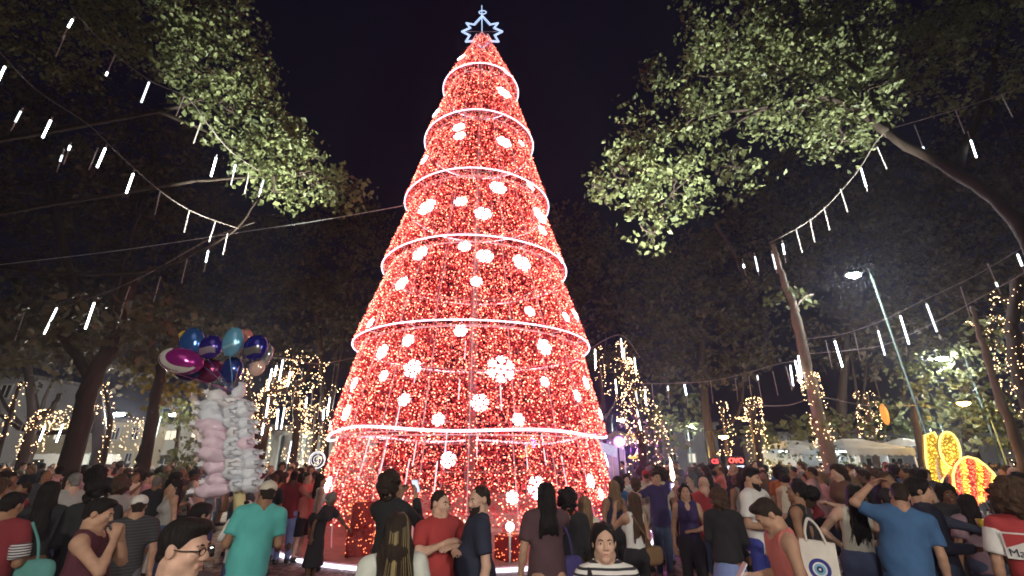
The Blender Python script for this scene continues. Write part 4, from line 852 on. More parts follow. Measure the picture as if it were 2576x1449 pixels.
def figure(female=False, build=1.0, hair='short', top='tee', bottom='trousers', armL='down', armR='down', head=(0, 0, 0), lean=(0, 0), beard=False, cap=False, face=True, fine=.007, coarse=.017, hands=True, seed=0, glasses=False, stance=.1, flow=0, hairw=1.0):
    """returns dict part -> (V, Q), in a frame where the figure faces -y, feet at z = 0, 1.72 m tall"""
    r_ = random.Random(seed); ph = r_.random()*6
    sw = (.165 if female else .188)*(.55+.45*build); wst = (.108 if female else .132)*build; hp = (.135 if female else .128)*(.4+.6*build)
    lf, ls = math.radians(lean[0]), math.radians(lean[1])
    Rl = np.array(Matrix.Rotation(ls, 3, 'Y') @ Matrix.Rotation(lf, 3, 'X')); piv = v3(0, 0, .95)
    def B(p): p = np.asarray(p, float); return p if p[2] <= .95 else piv+Rl@(p-piv)
    Rh = Rl @ np.array(Matrix.Rotation(math.radians(head[0]), 3, 'Z') @ Matrix.Rotation(math.radians(head[1]), 3, 'X') @ Matrix.Rotation(math.radians(head[2]), 3, 'Y'))
    npv = B((0, .02, 1.50)); hc = npv+Rh@v3(0, -.005, .112)
    def Hd(x, y, z): return hc+Rh@v3(x, y, z)
    J = {}
    for nm, sg, ar in (('L', 1, armL), ('R', -1, armR)):
        e, w, d, cu = ARMS[ar] if isinstance(ar, str) else ar
        sh = v3(sg*sw, .0, 1.405); off = np.array([sw-.188, 0, 0])
        E, Wp = v3(sg*(e[0]+off[0]), e[1], e[2]), v3(sg*(w[0]+(off[0] if w[0] > .12 else 0)), w[1], w[2])
        sh, E, Wp = B(sh), B(E) if e[2] > .95 else E+(B((E[0], E[1], 1.2))-v3(E[0], E[1], 1.2)), Wp
        Wp = B(Wp) if Wp[2] > .95 else Wp+(B((Wp[0], Wp[1], 1.0))-v3(Wp[0], Wp[1], 1.0))
        dd = (Wp-E) if d is None else Rl@v3(sg*d[0], d[1], d[2])
        J[nm] = (sg, sh, E, Wp, dd/np.linalg.norm(dd), cu)
    allx = [abs(q[0]) for n_ in J for q in J[n_][1:4]]; X = max(.27, max(allx)+.08); ys = [q[1] for n_ in J for q in J[n_][1:4]]+[hc[1]-.12, hc[1]+.12]
    Y0, Y1 = min(-.2, min(ys)-.08), max(.2, max(ys)+.12); Z1 = max(hc[2]+.16, max(q[2] for n_ in J for q in J[n_][2:4])+.06)
    hx, hy, hz = hc
    xs = axis(min(-X, hx-.14), max(X, hx+.14), coarse, [(hx-.095, hx+.095, fine)]); ysx = axis(Y0, Y1, coarse, [(hy-.135, hy+.125, fine)])
    zs = axis(-.02, Z1, coarse*1.5, [(.75, 1.46, coarse), (hz-.14, hz+.13, fine)])
    out = {}
    # ---- body
    f = Field(xs, ysx, zs)
    def torso(g, inf=0.0, k=.05, low=.93):
        g.cone(B((0, 0, 1.10)), B((0, -.005, 1.33)), wst+inf, (sw-.03)+inf*.8, k, .66)
        g.cone(B((0, 0, low)), B((0, 0, 1.10)), hp+inf, wst+inf, k, .74)
        g.cone(B((-sw+.035, .005, 1.405)), B((sw-.035, .005, 1.405)), .056+inf*.7, .056+inf*.7, k)
        for sg in (-1, 1): g.cone(B((sg*.03, .02, 1.475)), B((sg*(sw-.05), .01, 1.425)), .040+inf*.5, .045+inf*.5, k)
        if female:
            for sg in (-1, 1): g.ell(B((sg*.072, -.085, 1.275)), v3(.062, .058, .058)+inf*.7, .05)
        elif build > 1.08: g.ell(B((0, -.07, 1.10)), v3(.12, .10, .13)*build+inf, .06)
    torso(f)
    for sg in (-1, 1):
        f.ell((sg*.07, .055, .90), v3(.085, .085, .09)*(1.08 if female else 1), .06)
        hipx, kx = sg*.088, sg*stance; f.cone((hipx, 0, .90), (kx, -.01, .50), .088*(.5+.5*build), .056, .04); f.cone((kx, -.01, .50), (kx, .025, .30), .055, .055, .03); f.cone((kx, .025, .30), (kx, .03, .09), .054, .036, .03)
        f.cone((kx, .04, .045), (kx*1.12, -.14, .032), .040, .034, .03)
    for nm in J:
        sg, sh, E, Wp, dd, cu = J[nm]; f.cone(sh, E, .050*(.6+.4*build), .037, .035); f.cone(E, E+(Wp-E)*.3, .038, .038, .02); f.cone(E+(Wp-E)*.3, Wp, .038, .026, .02)
        if not hands: f.ell(Wp+dd*.08, (.045, .045, .055), .02)
    f.cone(Hd(0, .025, -.06), B((0, .03, 1.43)), .053 if female else .060, .062 if female else .07, .03)
    f.ell(Hd(0, .016, .036), (.073, .092, .081), .02, R=Rh); f.ell(Hd(0, -.028, -.028), (.059, .064, .084), .03, R=Rh)
    f.ell(Hd(0, -.066, -.096), (.026, .022, .020), .025); f.cone(Hd(-.045, -.005, -.07), Hd(.045, -.005, -.07), .028, .028, .03)
    for sg in (-1, 1): f.ell(Hd(sg*.037, -.060, -.022), (.024, .022, .022), .025); f.ell(Hd(sg*.076, .012, -.002), (.010, .021, .031), .008, R=Rh)
    if face:
        f.cone(Hd(-.034, -.084, .024), Hd(.034, -.084, .024), .0095, .0095, .014)
        for sg in (-1, 1): f.ell(Hd(sg*.031, -.104, .006), (.019, .018, .012), .014, -1, R=Rh); f.ell(Hd(sg*.031, -.076, .005), (.014, .013, .012), .006); f.ell(Hd(sg*.012, -.100, -.031), (.009, .010, .008), .006)
        f.cone(Hd(0, -.088, .016), Hd(0, -.109, -.024), .0085, .0125, .010); f.cone(Hd(-.019, -.089, -.055), Hd(.019, -.089, -.055), .0065, .0065, .006); f.cone(Hd(-.016, -.088, -.066), Hd(.016, -.088, -.066), .0075, .0075, .006)
    V, Q = f.net()
    if hands:
        for nm in J:
            sg, sh, E, Wp, dd, cu = J[nm]; up = v3(0, -.3, 1) if abs(dd[2]) < .7 else v3(sg*.9, -.5, .1)
            hv, hq = hand_field(Wp, dd, up, cu, sg, .0085 if fine < .010 else .012); Q = np.concatenate([Q, hq+len(V)]); V = np.concatenate([V, hv])
    out['body'] = (V, Q)
    # ---- shirt
    bx, by, bz = xs, ysx, axis(-.02, max(1.56, B((0, 0, 1.5))[2]+.06, max(J[n_][2][2] for n_ in J)+.1), coarse*1.3, [(.75, 1.7, coarse)])
    bx = axis(xs[0]-.06, xs[-1]+.06, coarse); by = axis(Y0-.05, Y1+.05, coarse)
    if top != 'none':
        g = Field(bx, by, bz); inf = .016 if top in ('tank', 'crop') else .024
        low = {'crop': 1.02, 'tank': .92, 'vneck': .93}.get(top, .90)
        torso(g, inf, .05, low)
        if top not in ('crop', 'tank', 'vneck', 'gown'): g.cone(B((0, 0, 1.02)), (0, .008, .83 if bottom != 'skirt' else .88), wst+.036, hp+.062, .04, .92, cap=True)
        if not female and build > 1: g.ell(B((0, -.05, 1.1)), v3(.13, .11, .16)*build, .05)
        if top in ('tee', 'polo', 'long', 'jacket', 'gown'):
            for nm in J:
                sg, sh, E, Wp, dd, cu = J[nm]
                if top in ('long', 'jacket'):
                    q = .02 if top == 'jacket' else .0; g.cone(sh, E, .064+q, .056+q, .03); g.cone(E, E+(Wp-E)*.94, .054+q, .040+q, .02, cap=True)
                else: g.cone(sh+(sh-E)*.02, sh+(E-sh)*.70, .068, .070, .035, cap=True)
        if top == 'gown': g.cone(B((0, 0, 1.02)), (0, 0, .30), wst+.03, .24, .05, .85, cap=True)
        g.cone(B((-.06, .042, 1.462)), B((.06, .042, 1.462)), .050, .050, .03)
        g.wrinkle(.0055, ph=ph)
        nb = B((0, .03, 1.50))
        if top in ('tank', 'crop'):
            g.ell(nb+v3(0, -.05, .03), (.10, .11, .13), .01, -1)
            for sg in (-1, 1): g.ell(B((sg*(sw+.03), 0, 1.42)), (.075, .12, .14), .01, -1)
        elif top == 'vneck':
            g.ell(nb+v3(0, 0, .05), (.085, .1, .10), .01, -1); g.cone(B((0, -.13, 1.47)), B((0, -.185, 1.22)), .085, .025, .01, op=-1)
            for sg in (-1, 1): g.ell(B((sg*(sw+.04), 0, 1.42)), (.07, .12, .14), .01, -1)
        else: g.ell(nb+v3(0, -.020, .030), (.076, .088, .052), .008, -1)
        if top == 'polo':
            g.cone(B((-.07, .035, 1.485)), B((0, .075, 1.50)), .016, .016, .01); g.cone(B((.07, .035, 1.485)), B((0, .075, 1.50)), .016, .016, .01)
            for sg in (-1, 1): g.cone(B((sg*.075, .03, 1.485)), B((sg*.03, -.085, 1.43)), .017, .015, .01)
            g.cone(B((0, -.15, 1.47)), B((0, -.145, 1.36)), .045, .006, .006, op=-1)
        out['shirt'] = g.net()
    # ---- lower garment
    if bottom != 'none':
        g = Field(bx, by, axis(-.02, 1.15, coarse*1.3)); zc_ = {'shorts': .50, 'trousers': .07, 'wide': .06, 'skirt': .5}.get(bottom, .07)
        if bottom == 'skirt': g.cone((0, 0, .93), (0, .01, .42), hp+.025, .27, .05, .90, cap=True)
        else:
            g.cone((0, 0, .90), (0, 0, 1.04), hp+.022, wst+.030, .04, .78, cap=True)
            for sg in (-1, 1):
                g.ell((sg*.07, .055, .90), v3(.10, .10, .10)*(1.07 if female else 1), .05); kx = sg*stance; w_ = .04 if bottom == 'wide' else 0
                if bottom == 'shorts': g.cone((sg*.088, 0, .92), (kx, -.01, .48), .108, .095, .04, cap=True)
                else: g.cone((sg*.088, 0, .92), (kx, -.01, .50), .104, .072+w_, .04); g.cone((kx, -.01, .50), (kx, .03, .06), .072+w_, .056+w_*1.5, .03, cap=True)
        g.wrinkle(.004, 15, 18, ph+1); out['lower'] = g.net()
    # ---- shoes
    q_ = max(.014, coarse*.8); g = Field(axis(-.26, .26, q_), axis(-.24, .16, q_), axis(-.03, .18, q_))
    for sg in (-1, 1): kx = sg*stance; g.cone((kx, .045, .055), (kx*1.12, -.15, .045), .052, .046, .03); g.cone((kx, .035, .05), (kx, .03, .11), .05, .046, .02, cap=True)
    g.half((0, 0, .001), (0, 0, -1)); out['shoes'] = g.net()
    # ---- hair, beard, cap
    def hf(dn=.16, wide=.2, st=None): st = st or fine*1.1; return Field(axis(hx-wide, hx+wide, st), axis(hy-wide, hy+wide+.06, st), axis(hz-dn, hz+.22, st))
    if hair not in ('none', 'bald'):
        long_ = hair.startswith('long'); g = hf(.62 if long_ else .2, .22, fine*1.3 if long_ else None)
        t = {'buzz': .0015, 'short': .006, 'thick': .018, 'crop': .014}.get(hair, .014)
        g.ell(Hd(0, .022, .040), (.074+t, .092+t, .084+t), .01, R=Rh)
        if hair in ('short', 'thick', 'crop'): g.ell(Hd(0, -.045, .098), (.058, .045, .026+t*.6), .03, R=Rh)
        if hair in ('buzz', 'short', 'crop', 'thick'): g.ell(Hd(0, .075, -.03), (.055, .035, .05), .02, R=Rh)
        if hair in ('buzz', 'short', 'crop', 'thick'):
            for sg in (-1, 1): g.ell(Hd(sg*.082, .005, -.012), (.022, .030, .036), .006, -1)
            nrm = Rh@v3(0, .35, -1); g.half(Hd(0, .06, -.062), nrm/np.linalg.norm(nrm))
        if long_:
            L = {'long': .34, 'longer': .46, 'long_front': .24}.get(hair, .34); bk = B((0, .105, 1.62-L)); bw = hairw*.082 if hair != 'long_front' else .078
            g.cone(Hd(0, .045, .02), Hd(0, .075, -.10), .082*(.7+.3*hairw), .076*hairw, .03, .75); g.cone(Hd(0, .075, -.10), Hd(0, .075, -.10)*.35+(bk+v3(flow, .02, 0))*.65, .080*hairw, bw, .03, .55/(.5+.5*hairw))
            for q in range(7):
                xx = (q-3)/3*.068*hairw; L2 = L*r_.uniform(.88, 1.14); m0 = Hd(0, .075, -.10)*.45+(bk+v3(flow, .02, 0))*.55; e0 = B((0, .105, 1.62-L2)); g.cone(m0+v3(xx*.9, -.004*abs(q-3), 0), e0+v3(flow*1.2+xx*1.25+r_.uniform(-.012, .012), .02-.006*abs(q-3), 0), .032, .012, .025, .8)
            for sg in (-1, 1):
                fy = .030 if hair == 'long_front' else .03; g.cone(Hd(sg*.068, fy, .04), Hd(sg*.078, fy, -.10), .022, .024, .02)
                g.cone(Hd(sg*.078, fy, -.10), B((sg*(.078 if hair != 'long_front' else .125)+flow*.7, .035 if hair != 'long_front' else .035, 1.62-L*.85)), .024, .020, .02)
            g.wrinkle(.007, 48, 5, ph+1)
        if hair in ('curly', 'afro', 'bun'):
            R0_ = {'curly': .105, 'afro': .15, 'bun': .085}[hair]
            if hair != 'bun': g.ell(Hd(0, .04, .03), (R0_*.95, R0_, R0_), .02)
            for k in range(120 if hair != 'bun' else 30):
                u = np.array([r_.gauss(0, 1) for _ in range(3)]); u /= np.linalg.norm(u)
                if u[1] < -.25 and u[2] < .45: continue
                if hair == 'curly' and u[2] < -.3: u[2] *= 1.5
                p = Hd(0, .035, .03)+u*R0_*np.array([.98, 1.0, 1.05]); g.ell(p, v3(1, 1, 1)*r_.uniform(.016, .030), .012)
            if hair == 'bun':
                c = Hd(0, .135, .03)
                for k in range(60):
                    u = np.array([r_.gauss(0, 1) for _ in range(3)]); u /= np.linalg.norm(u); g.ell(c+u*.06, v3(1, 1, 1)*r_.uniform(.02, .032), .012)
                g.ell(c, (.07, .07, .07), .02)
            if hair == 'afro': g.ell(Hd(0, -.135, -.055), (.085, .11, .11), .012, -1, R=Rh)
        if hair == 'long_front': g.ell(Hd(.007, -.108, -.036), (.076, .118, .130), .012, -1, R=Rh); g.ell(Hd(0, -.055, -.19), (.068, .10, .13), .01, -1, R=Rh)
        else: g.ell(Hd(0, -.118, -.045), (.098, .110, .117), .012, -1, R=Rh)
        g.wrinkle(.0022, 60, 22, ph); out['hair'] = g.net()
    if beard:
        g = hf(.2, .14); g.ell(Hd(0, -.034, -.052), (.064, .066, .074), .02, R=Rh); g.ell(Hd(0, -.072, -.105), (.036, .030, .032), .02); g.cone(Hd(-.03, -.092, -.047), Hd(.03, -.092, -.047), .008, .008, .01)
        g.ell(Hd(0, -.06, .026), (.070, .13, .078), .01, -1, R=Rh); g.ell(Hd(0, -.105, -.061), (.016, .022, .009), .004, -1, R=Rh); g.ell(Hd(0, .08, -.05), (.12, .085, .12), .01, -1, R=Rh); g.wrinkle(.0015, 90, 90, ph); out['beard'] = g.net()
    if cap:
        g = hf(.12, .2); g.ell(Hd(0, .018, .055), (.086, .104, .076), .005, R=Rh); nrm = Rh@v3(0, -.12, -1); g.half(Hd(0, .02, .028), nrm/np.linalg.norm(nrm))
        if cap != 'back': g.ell(Hd(0, -.125, .030), (.070, .072, .010), .02, R=Rh)
        g.ell(Hd(0, .018, .134), (.008, .008, .006), .003)
        if cap == 'strap': g.ell(Hd(0, .125, .030), (.036, .03, .026), .004, -1, R=Rh)
        out['cap'] = g.net()
    out['_h'] = dict(Hd=Hd, Rh=Rh, J=J, B=B); return out

M_eye = mat('eye_dark', (.02, .015, .01), .15); M_eyew = mat('eye_white', (.7, .68, .65), .3); M_lip = mat('lips', (.42, .16, .14), .45)
SKIN = {'fair': (.56, .36, .27), 'tan': (.45, .27, .185), 'brown': (.30, .165, .10), 'dark': (.13, .07, .045)}
def skin(n): return mat('skin_'+n, SKIN[n], .58, var=.20, scale=10, bump=.08, bscale=120, spec=.32)
def hairm(n): return mat('hair_'+n, {'black': (.012, .010, .010), 'dark': (.030, .020, .015), 'brown': (.075, .045, .028), 'light': (.22, .14, .08), 'grey': (.20, .19, .18)}[n], .62, var=.4, scale=40, bump=.9, bscale=110, stretch=(1, 1, .10), spec=.25)
def cloth(n, col): return mat('cloth_'+n, col, .88, var=.16, scale=6, bump=.75, bscale=7.5, stretch=(1.3, 1.3, .7))
LOWN = {'trousers': 'trousers', 'shorts': 'shorts', 'skirt': 'skirt', 'wide': 'trousers'}
PERSONS = []
def dress(fig, mats, top, bottom, root=None, extra=None):
    """make meshes (dict name -> mesh) from a figure"""
    ms = {}
    for k, nm in (('body', 'person'), ('shirt', {'gown': 'dress', 'jacket': 'jacket', 'tank': 'sleeveless_top', 'crop': 'crop_top', 'vneck': 'sleeveless_top'}.get(top, 'shirt')), ('lower', LOWN.get(bottom, 'trousers')), ('shoes', 'shoes'), ('hair', 'hair'), ('beard', 'beard'), ('cap', 'cap')):
        if k in fig and len(fig[k][1]): ms[nm] = npmesh(nm, fig[k][0], fig[k][1], mats.get(k) or mats['shoes'], smooth=True)
    return ms
def person(lab, x, ytop, Y, rot, sk='tan', hair='short', hc='dark', top='tee', tm=None, bottom='trousers', bm=None, face_parts=True, glasses=False, brow=True, cm=None, group=None, **kw):
    p = at(x, ytop, Y); rot -= math.atan2(p.x, p.y); Hh = p.z; s_ = Hh/1.735; fig = figure(hair=hair, top=top, bottom=bottom, seed=len(PERSONS), **kw); h = fig['_h']; topz = float(max(fig[k][0][:, 2].max() for k in ('hair', 'cap', 'body') if k in fig)) if kw.get('armL', 'down') not in ('head', 'up') and kw.get('armR', 'down') not in ('head', 'up') else 1.735
    topz = float((fig.get('cap') or fig.get('hair') or fig['body'])[0][:, 2].max()) if (fig.get('cap') or fig.get('hair')) else h['Hd'](0, .016, .117)[2]
    s_ = Hh/topz
    mats = dict(body=skin(sk), shirt=tm, lower=bm or cloth('denim', (.05, .07, .13)), shoes=mat('shoes_dark', (.05, .05, .055), .6, var=.2), hair=hairm(hc), beard=hairm(hc), cap=cm)
    ms = dress(fig, mats, top, bottom); hcw = h['Hd'](0, 0, 0); cr, sr = math.cos(rot), math.sin(rot)
    off = Vector((cr*hcw[0]-sr*hcw[1], sr*hcw[0]+cr*hcw[1], 0))*s_                # keep the HEAD over the pixel when leaning
    o = link('person', ms['person'], None, (p.x-off.x, p.y-off.y, 0), rot); o.scale = (s_,)*3; tag(o, lab, 'person', group)
    for n_, me in ms.items():
        if n_ != 'person': link(n_, me, o)
    if face_parts and kw.get('face', True):
        Rm = Matrix([list(r) for r in h['Rh']])
        for sg in (-1, 1):
            g = MB(); c = h['Hd'](sg*.031, -.0785, .0045); g.ellipsoid(c, (.0130, .0120, .0062), 10, 8, rot=Rm, mi=0); c2 = h['Hd'](sg*.031, -.0885, .0045); g.ellipsoid(c2, (.0060, .0038, .0062), 8, 6, rot=Rm, mi=1); build(g, 'eye', [M_eyew, M_eye], o)
            if brow: g = MB(); g.tube([h['Hd'](sg*.014, -.0935, .0235), h['Hd'](sg*.030, -.0925, .029), h['Hd'](sg*.048, -.080, .024)], [.0035, .004, .002], 6); build(g, 'eyebrow', hairm('dark' if hc in ('light', 'grey') else hc), o)
        g = MB(); g.tube([h['Hd'](-.022, -.0875, -.0600), h['Hd'](-.009, -.0955, -.0585), h['Hd'](0, -.0965, -.0600), h['Hd'](.009, -.0955, -.0585), h['Hd'](.022, -.0875, -.0600)], [.002, .0052, .0048, .0052, .002], 6); build(g, 'mouth', M_lip, o)
    if glasses:
        g = MB(); mg = mat('glasses_frame', (.02, .02, .02), .25)
        for sg in (-1, 1):
            g.tube([h['Hd'](sg*.032+.021*math.cos(a), -.104, .003+.016*math.sin(a)) for a in np.linspace(0, 6.283, 15)[:-1]], .0022, 5, closed=True)
            g.tube([h['Hd'](sg*.054, -.102, .008), h['Hd'](sg*.080, -.04, .006), h['Hd'](sg*.080, .02, .008)], .0024, 5)
        g.tube([h['Hd'](-.011, -.105, .006), h['Hd'](.011, -.105, .006)], .0022, 5); build(g, 'glasses', mg, o)
    if hair.startswith('long') and kw.get('fine', 1) < .011:
        g = MB(); sr = random.Random(len(PERSONS)); Hd, B = h['Hd'], h['B']; L = {'long': .34, 'longer': .46, 'long_front': .24}[hair]
        for k in range(60):
            dx = sr.uniform(-.082, .082); yb = .135-.9*dx*dx*6; e = L*sr.uniform(.8, 1.18); pts = [Hd(dx*.55, .02, .128-dx*dx*3), Hd(dx*.9, .085, .085), Hd(dx, yb-.012, .0), Hd(dx*1.05, yb, -.10), B((dx*1.15+sr.uniform(-.015, .015), .15+sr.uniform(-.02, .012), 1.62-e*.7)), B((dx*1.3+sr.uniform(-.03, .03), .145+sr.uniform(-.03, .02), 1.62-e))]
            if hair == 'long_front': pts = pts[:4]
            g.tube(wob([Vector(q) for q in pts], .002, 4, k), sr.uniform(.0012, .0026), 3)
        build(g, 'loose_strands', mat('strand_'+hc, tuple(c*1.5 for c in hairm(hc).node_tree.nodes['Principled BSDF'].inputs['Base Color'].default_value[:3]), .5, spec=.3), o)
    h['o'] = o; h['s'] = s_; PERSONS.append(o); 
    return h
def local(h, part, name, mats, smooth=True):
    """a mesh in the figure's own frame, as a part of the person"""
    return build(part, name, mats, h['o'], smooth)
# ------------------------------------------------------------------ balloons and cotton candy on the seller's pole
def seller_stand():
    Y = 6.8; KS = 1.28; base = A(604, 1285, Y); top = A(588, 985, Y); o = empty('vendor_pole', (base.x, Y, base.z-.35), 'tall vendor pole with a pale yellow grip carrying cotton candy and balloons', 'pole')
    b = Vector((base.x, Y, base.z-.35))
    g = MB(); g.tube([(0, 0, 0), top-b], .016, 8); build(g, 'shaft', mat('bamboo', (.45, .34, .18), .6, var=.2), o)
    g = MB(); a, c = A(605, 1290, Y)-b, A(602, 1222, Y)-b; g.tube([a, a.lerp(c, .05), a.lerp(c, .95), c], [.05, .066, .07, .05], 12); build(g, 'grip', mat('yellow_foam', (.66, .58, .30), .7, var=.1), o)
    ordn = ['topmost', 'second', 'third', 'fourth', 'fifth', 'sixth', 'seventh', 'eighth', 'ninth', 'tenth', 'eleventh']
    Mp = mat('pink_floss', (.88, .70, .82), .38, var=.18, scale=7, bump=.5, bscale=16, coat=.5); Mb = mat('blue_floss', (.80, .86, .94), .38, var=.15, scale=7, bump=.5, bscale=16, coat=.5); Mw = mat('clear_wrap', (.90, .90, .94), .3, var=.1, scale=9, coat=.6)
    def bag(px, py, dx, dz, L, hgt, m, lab, yaw):
        """a puffed plastic bag of floss: fat body, pinched neck at the pole, frilly outer end"""
        c = A(px, py, Y); q = empty('cotton_candy', c, lab, 'cotton candy', 'cotton candy bags on the pole'); ang = math.atan2(dz, dx); Rm = Matrix.Rotation(-ang, 3, 'Y')
        Rm = Matrix.Rotation(yaw, 3, 'Z') @ Rm; r_ = random.Random(int(px*7+py)); n, sg = 15, 14; v = []; ff = []; L *= KS; hgt *= KS
        for i in range(n):
            t = i/(n-1); rad = hgt*(.12+.88*math.sin(min(1, t*1.25)*math.pi*.5)**.8*(1-.55*max(0, t-.72)/.28)); xx = L*t
            for k in range(sg):
                a = 2*math.pi*k/sg; w = 1+.10*math.sin(3*a+i*.8+px)+.07*r_.uniform(-1, 1)
                v.append(Rm @ Vector((xx, rad*1.25*w*math.cos(a), rad*w*math.sin(a))))
        for i in range(n-1):
            for k in range(sg): ff.append((i*sg+k, i*sg+(k+1) % sg, (i+1)*sg+(k+1) % sg, (i+1)*sg+k))
        ff.append(tuple((n-1)*sg+k for k in range(sg))); g = MB(); g.add(v, ff); build(g, 'floss_bag', m, q)
        g = MB(); vv = []; ff = []
        for i, (t, rr) in enumerate(((.97, .42), (1.06, .50), (1.15, .62))):
            for k in range(sg): a = 2*math.pi*k/sg; w = 1+(.25*(-1)**k if i else 0); vv.append(Rm @ Vector((L*t, hgt*rr*1.5*w*math.cos(a), hgt*rr*.6*w*math.sin(a))))
        for i in range(2):
            for k in range(sg): ff.append((i*sg+k, i*sg+(k+1) % sg, (i+1)*sg+(k+1) % sg, (i+1)*sg+k))
        g.add(vv, ff); build(g, 'frilled_end', Mw, q)
    jr = random.Random(4)
    for i in range(9):
        y = 1030+i*25; xl = 575+i*2.6; j = lambda s_: jr.uniform(-s_, s_)
        pink = i >= 2
        bag(xl, y+j(5), -1, (.20 if i < 7 else -.06)+j(.08), (.31 if i < 8 else .42)+j(.035), .088*(1+j(.12)), Mp if pink else Mb, '%s %s cotton candy bag on the side of the pole away from the tree' % (ordn[i], 'pink' if pink else 'pale blue'), .30+j(.25))
        bag(xl-6, y-8+j(6), .8, .10+j(.12), .19+j(.02), .078*(1+j(.15)), Mb if i % 3 else Mw, '%s %s cotton candy bag on the camera side of the pole' % (ordn[i], 'pale blue' if i % 3 else 'whitish'), -.80+j(.2))
        bag(xl+10, y-2+j(6), 1, .28+j(.12), .23+j(.03), .084*(1+j(.14)), Mb if i != 4 else Mp, '%s %s cotton candy bag on the side of the pole towards the tree' % (ordn[i], 'pale blue' if i != 4 else 'pink'), -.20+j(.2))
    bag(578, 1014, -.8, .35, .26, .085, Mw, 'whitish cotton candy bag crowning the stack at the top', .1); bag(583, 1022, .35, 1, .24, .062, Mb, 'upright pale blue cotton candy bag sticking up at the top of the pole', -.2)
    # balloons
    knot = A(585, 985, Y)
    def foil(u): return Vector((u.x, u.y*(.62), u.z))
    def balloon(lab, x, y, wpx, hpx, m, Yb, tilt=0, extras=None, mats=None, shape=None, yaw=0):
        c = A(x, y, Yb); k = pxm(c); q = empty('foil_balloon', c, lab, 'balloon', 'foil balloons tied to the pole'); Rm = Matrix.Rotation(tilt, 3, 'Y') @ Matrix.Rotation(yaw, 3, 'Z'); a, h_ = wpx/2/k, hpx/2/k
        def fn(u):
            th = math.atan2(u.z, u.x); w = 1+.02*math.cos(14*th)*max(0, 1-abs(u.y)*1.6)
            if shape == 'fish': w *= 1-.18*max(0, u.x)
            return Vector((u.x*w, u.y*.62, u.z*w))
        g = MB(); g.ellipsoid((0, 0, 0), (a, a*.9, h_), 40, 20, rot=Rm, fn=fn); build(g, 'envelope', m, q)
        if extras: extras(q, a, h_, Rm)
        g = MB(); bot = Rm @ Vector((0, 0, -h_)); kn = knot-c; g.tube([bot, bot.lerp(kn, .5)+Vector((.01, 0, .01)), kn], .0035, 4); build(g, 'ribbon', mat('ribbon_'+m.name, tuple(min(1, v_*1.3+.05) for v_ in m.node_tree.nodes['Principled BSDF'].inputs['Base Color'].default_value[:3]), .4), q)
    def foilm(n, c, metal=.55): return mat(n, c, .16, metal=metal, var=.12, scale=5, bump=.15, bscale=12, coat=.6)
    def crest(q, a, h_, Rm):
        g = MB(); g.ellipsoid(Rm @ Vector((-a*.55, .0, h_*.62)), (a*.5, a*.3, h_*.32), 14, 8); build(g, 'yellow_fin', foilm('foil_yellow', (.75, .48, .04), .2), q)
    def band(q, a, h_, Rm):
        """white crescent printed on the magenta balloon, as a raised patch"""
        n = 22; v = []; f = []
        for i in range(n):
            t = i/(n-1); ang = math.radians(118+ (345-118)*t); r1 = .93; wd = .36*math.sin(math.pi*min(1, t*1.0+.04))**.6+.04; r0 = max(.1, r1-wd*1.5)
            for rr in (r0, (r0+r1)/2, r1):
                x_, z_ = rr*math.cos(ang), rr*math.sin(ang); y_ = -math.sqrt(max(0, 1-x_*x_-z_*z_))*.62*.9*a/a-.012
                v.append(Rm @ Vector((x_*a, y_*a-.004, z_*h_)))
        for i in range(n-1):
            for k in range(2): f.append((i*3+k, i*3+k+1, (i+1)*3+k+1, (i+1)*3+k))
        g = MB(); g.add(v, f); build(g, 'white_patch', foilm('foil_white', (.74, .72, .68), .1), q)
    def stripe(col, z0, z1, x0=-.7, x1=.7):
        """printed patch lying on the camera side of the foil"""
        def go(q, a, h_, Rm):
            n, v, fc = 10, [], []
            for i in range(n+1):
                x_ = x0+(x1-x0)*i/n
                for k in range(4):
                    z_ = z0+(z1-z0)*k/3+.10*math.sin(3*x_); y_ = -math.sqrt(max(.02, 1-x_*x_-z_*z_))*.62*.9; v.append(Rm @ Vector((x_*a*1.01, y_*a-.006, z_*h_*1.01)))
            for i in range(n):
                for k in range(3): fc.append((i*4+k, i*4+k+1, (i+1)*4+k+1, (i+1)*4+k))
            g = MB(); g.add(v, fc); build(g, 'printed_patch', foilm('foil_print_%.2f' % sum(col), col, .25), q)
        return go
    balloon('royal blue foil balloon with a yellow fin, top left of the bunch', 483, 862, 62, 78, foilm('foil_royal', (.05, .15, .46)), 6.85, -.25, crest)
    balloon('dark indigo foil balloon between the royal blue and the sky blue ones', 530, 873, 58, 62, foilm('foil_indigo', (.05, .03, .30)), 6.75, 0, stripe((.30, .24, .30), -.62, -.1))
    balloon('sky blue foil balloon topping the bunch', 586, 860, 52, 76, foilm('foil_sky', (.16, .42, .62), .3), 6.70, 0, stripe((.30, .52, .66), -.45, -.25, -.6, .6))
    balloon('dark blue glossy foil balloon on the tree side of the bunch', 643, 874, 60, 66, foilm('foil_navy', (.03, .03, .32)), 6.80, 0, stripe((.16, .15, .15), -.6, -.05))
    balloon('magenta foil balloon with a white crescent patch', 457, 908, 112, 66, foilm('foil_magenta', (.42, .03, .30)), 6.70, .22, band)
    balloon('dark blue foil balloon under the magenta one', 475, 938, 66, 40, foilm('foil_deep', (.03, .04, .18)), 6.92)
    balloon('pale silver foil balloon behind the dark blue glossy one', 663, 895, 42, 62, foilm('foil_silver', (.50, .52, .54)), 6.95, .35)
    balloon('cream pink foil balloon hanging lowest on the tree side', 647, 925, 38, 42, foilm('foil_cream', (.72, .50, .42), .1), 6.90, .2)
    balloon('salmon foil balloon peeking out behind the sky blue one', 617, 848, 36, 40, foilm('foil_salmon', (.60, .22, .18), .2), 7.00)
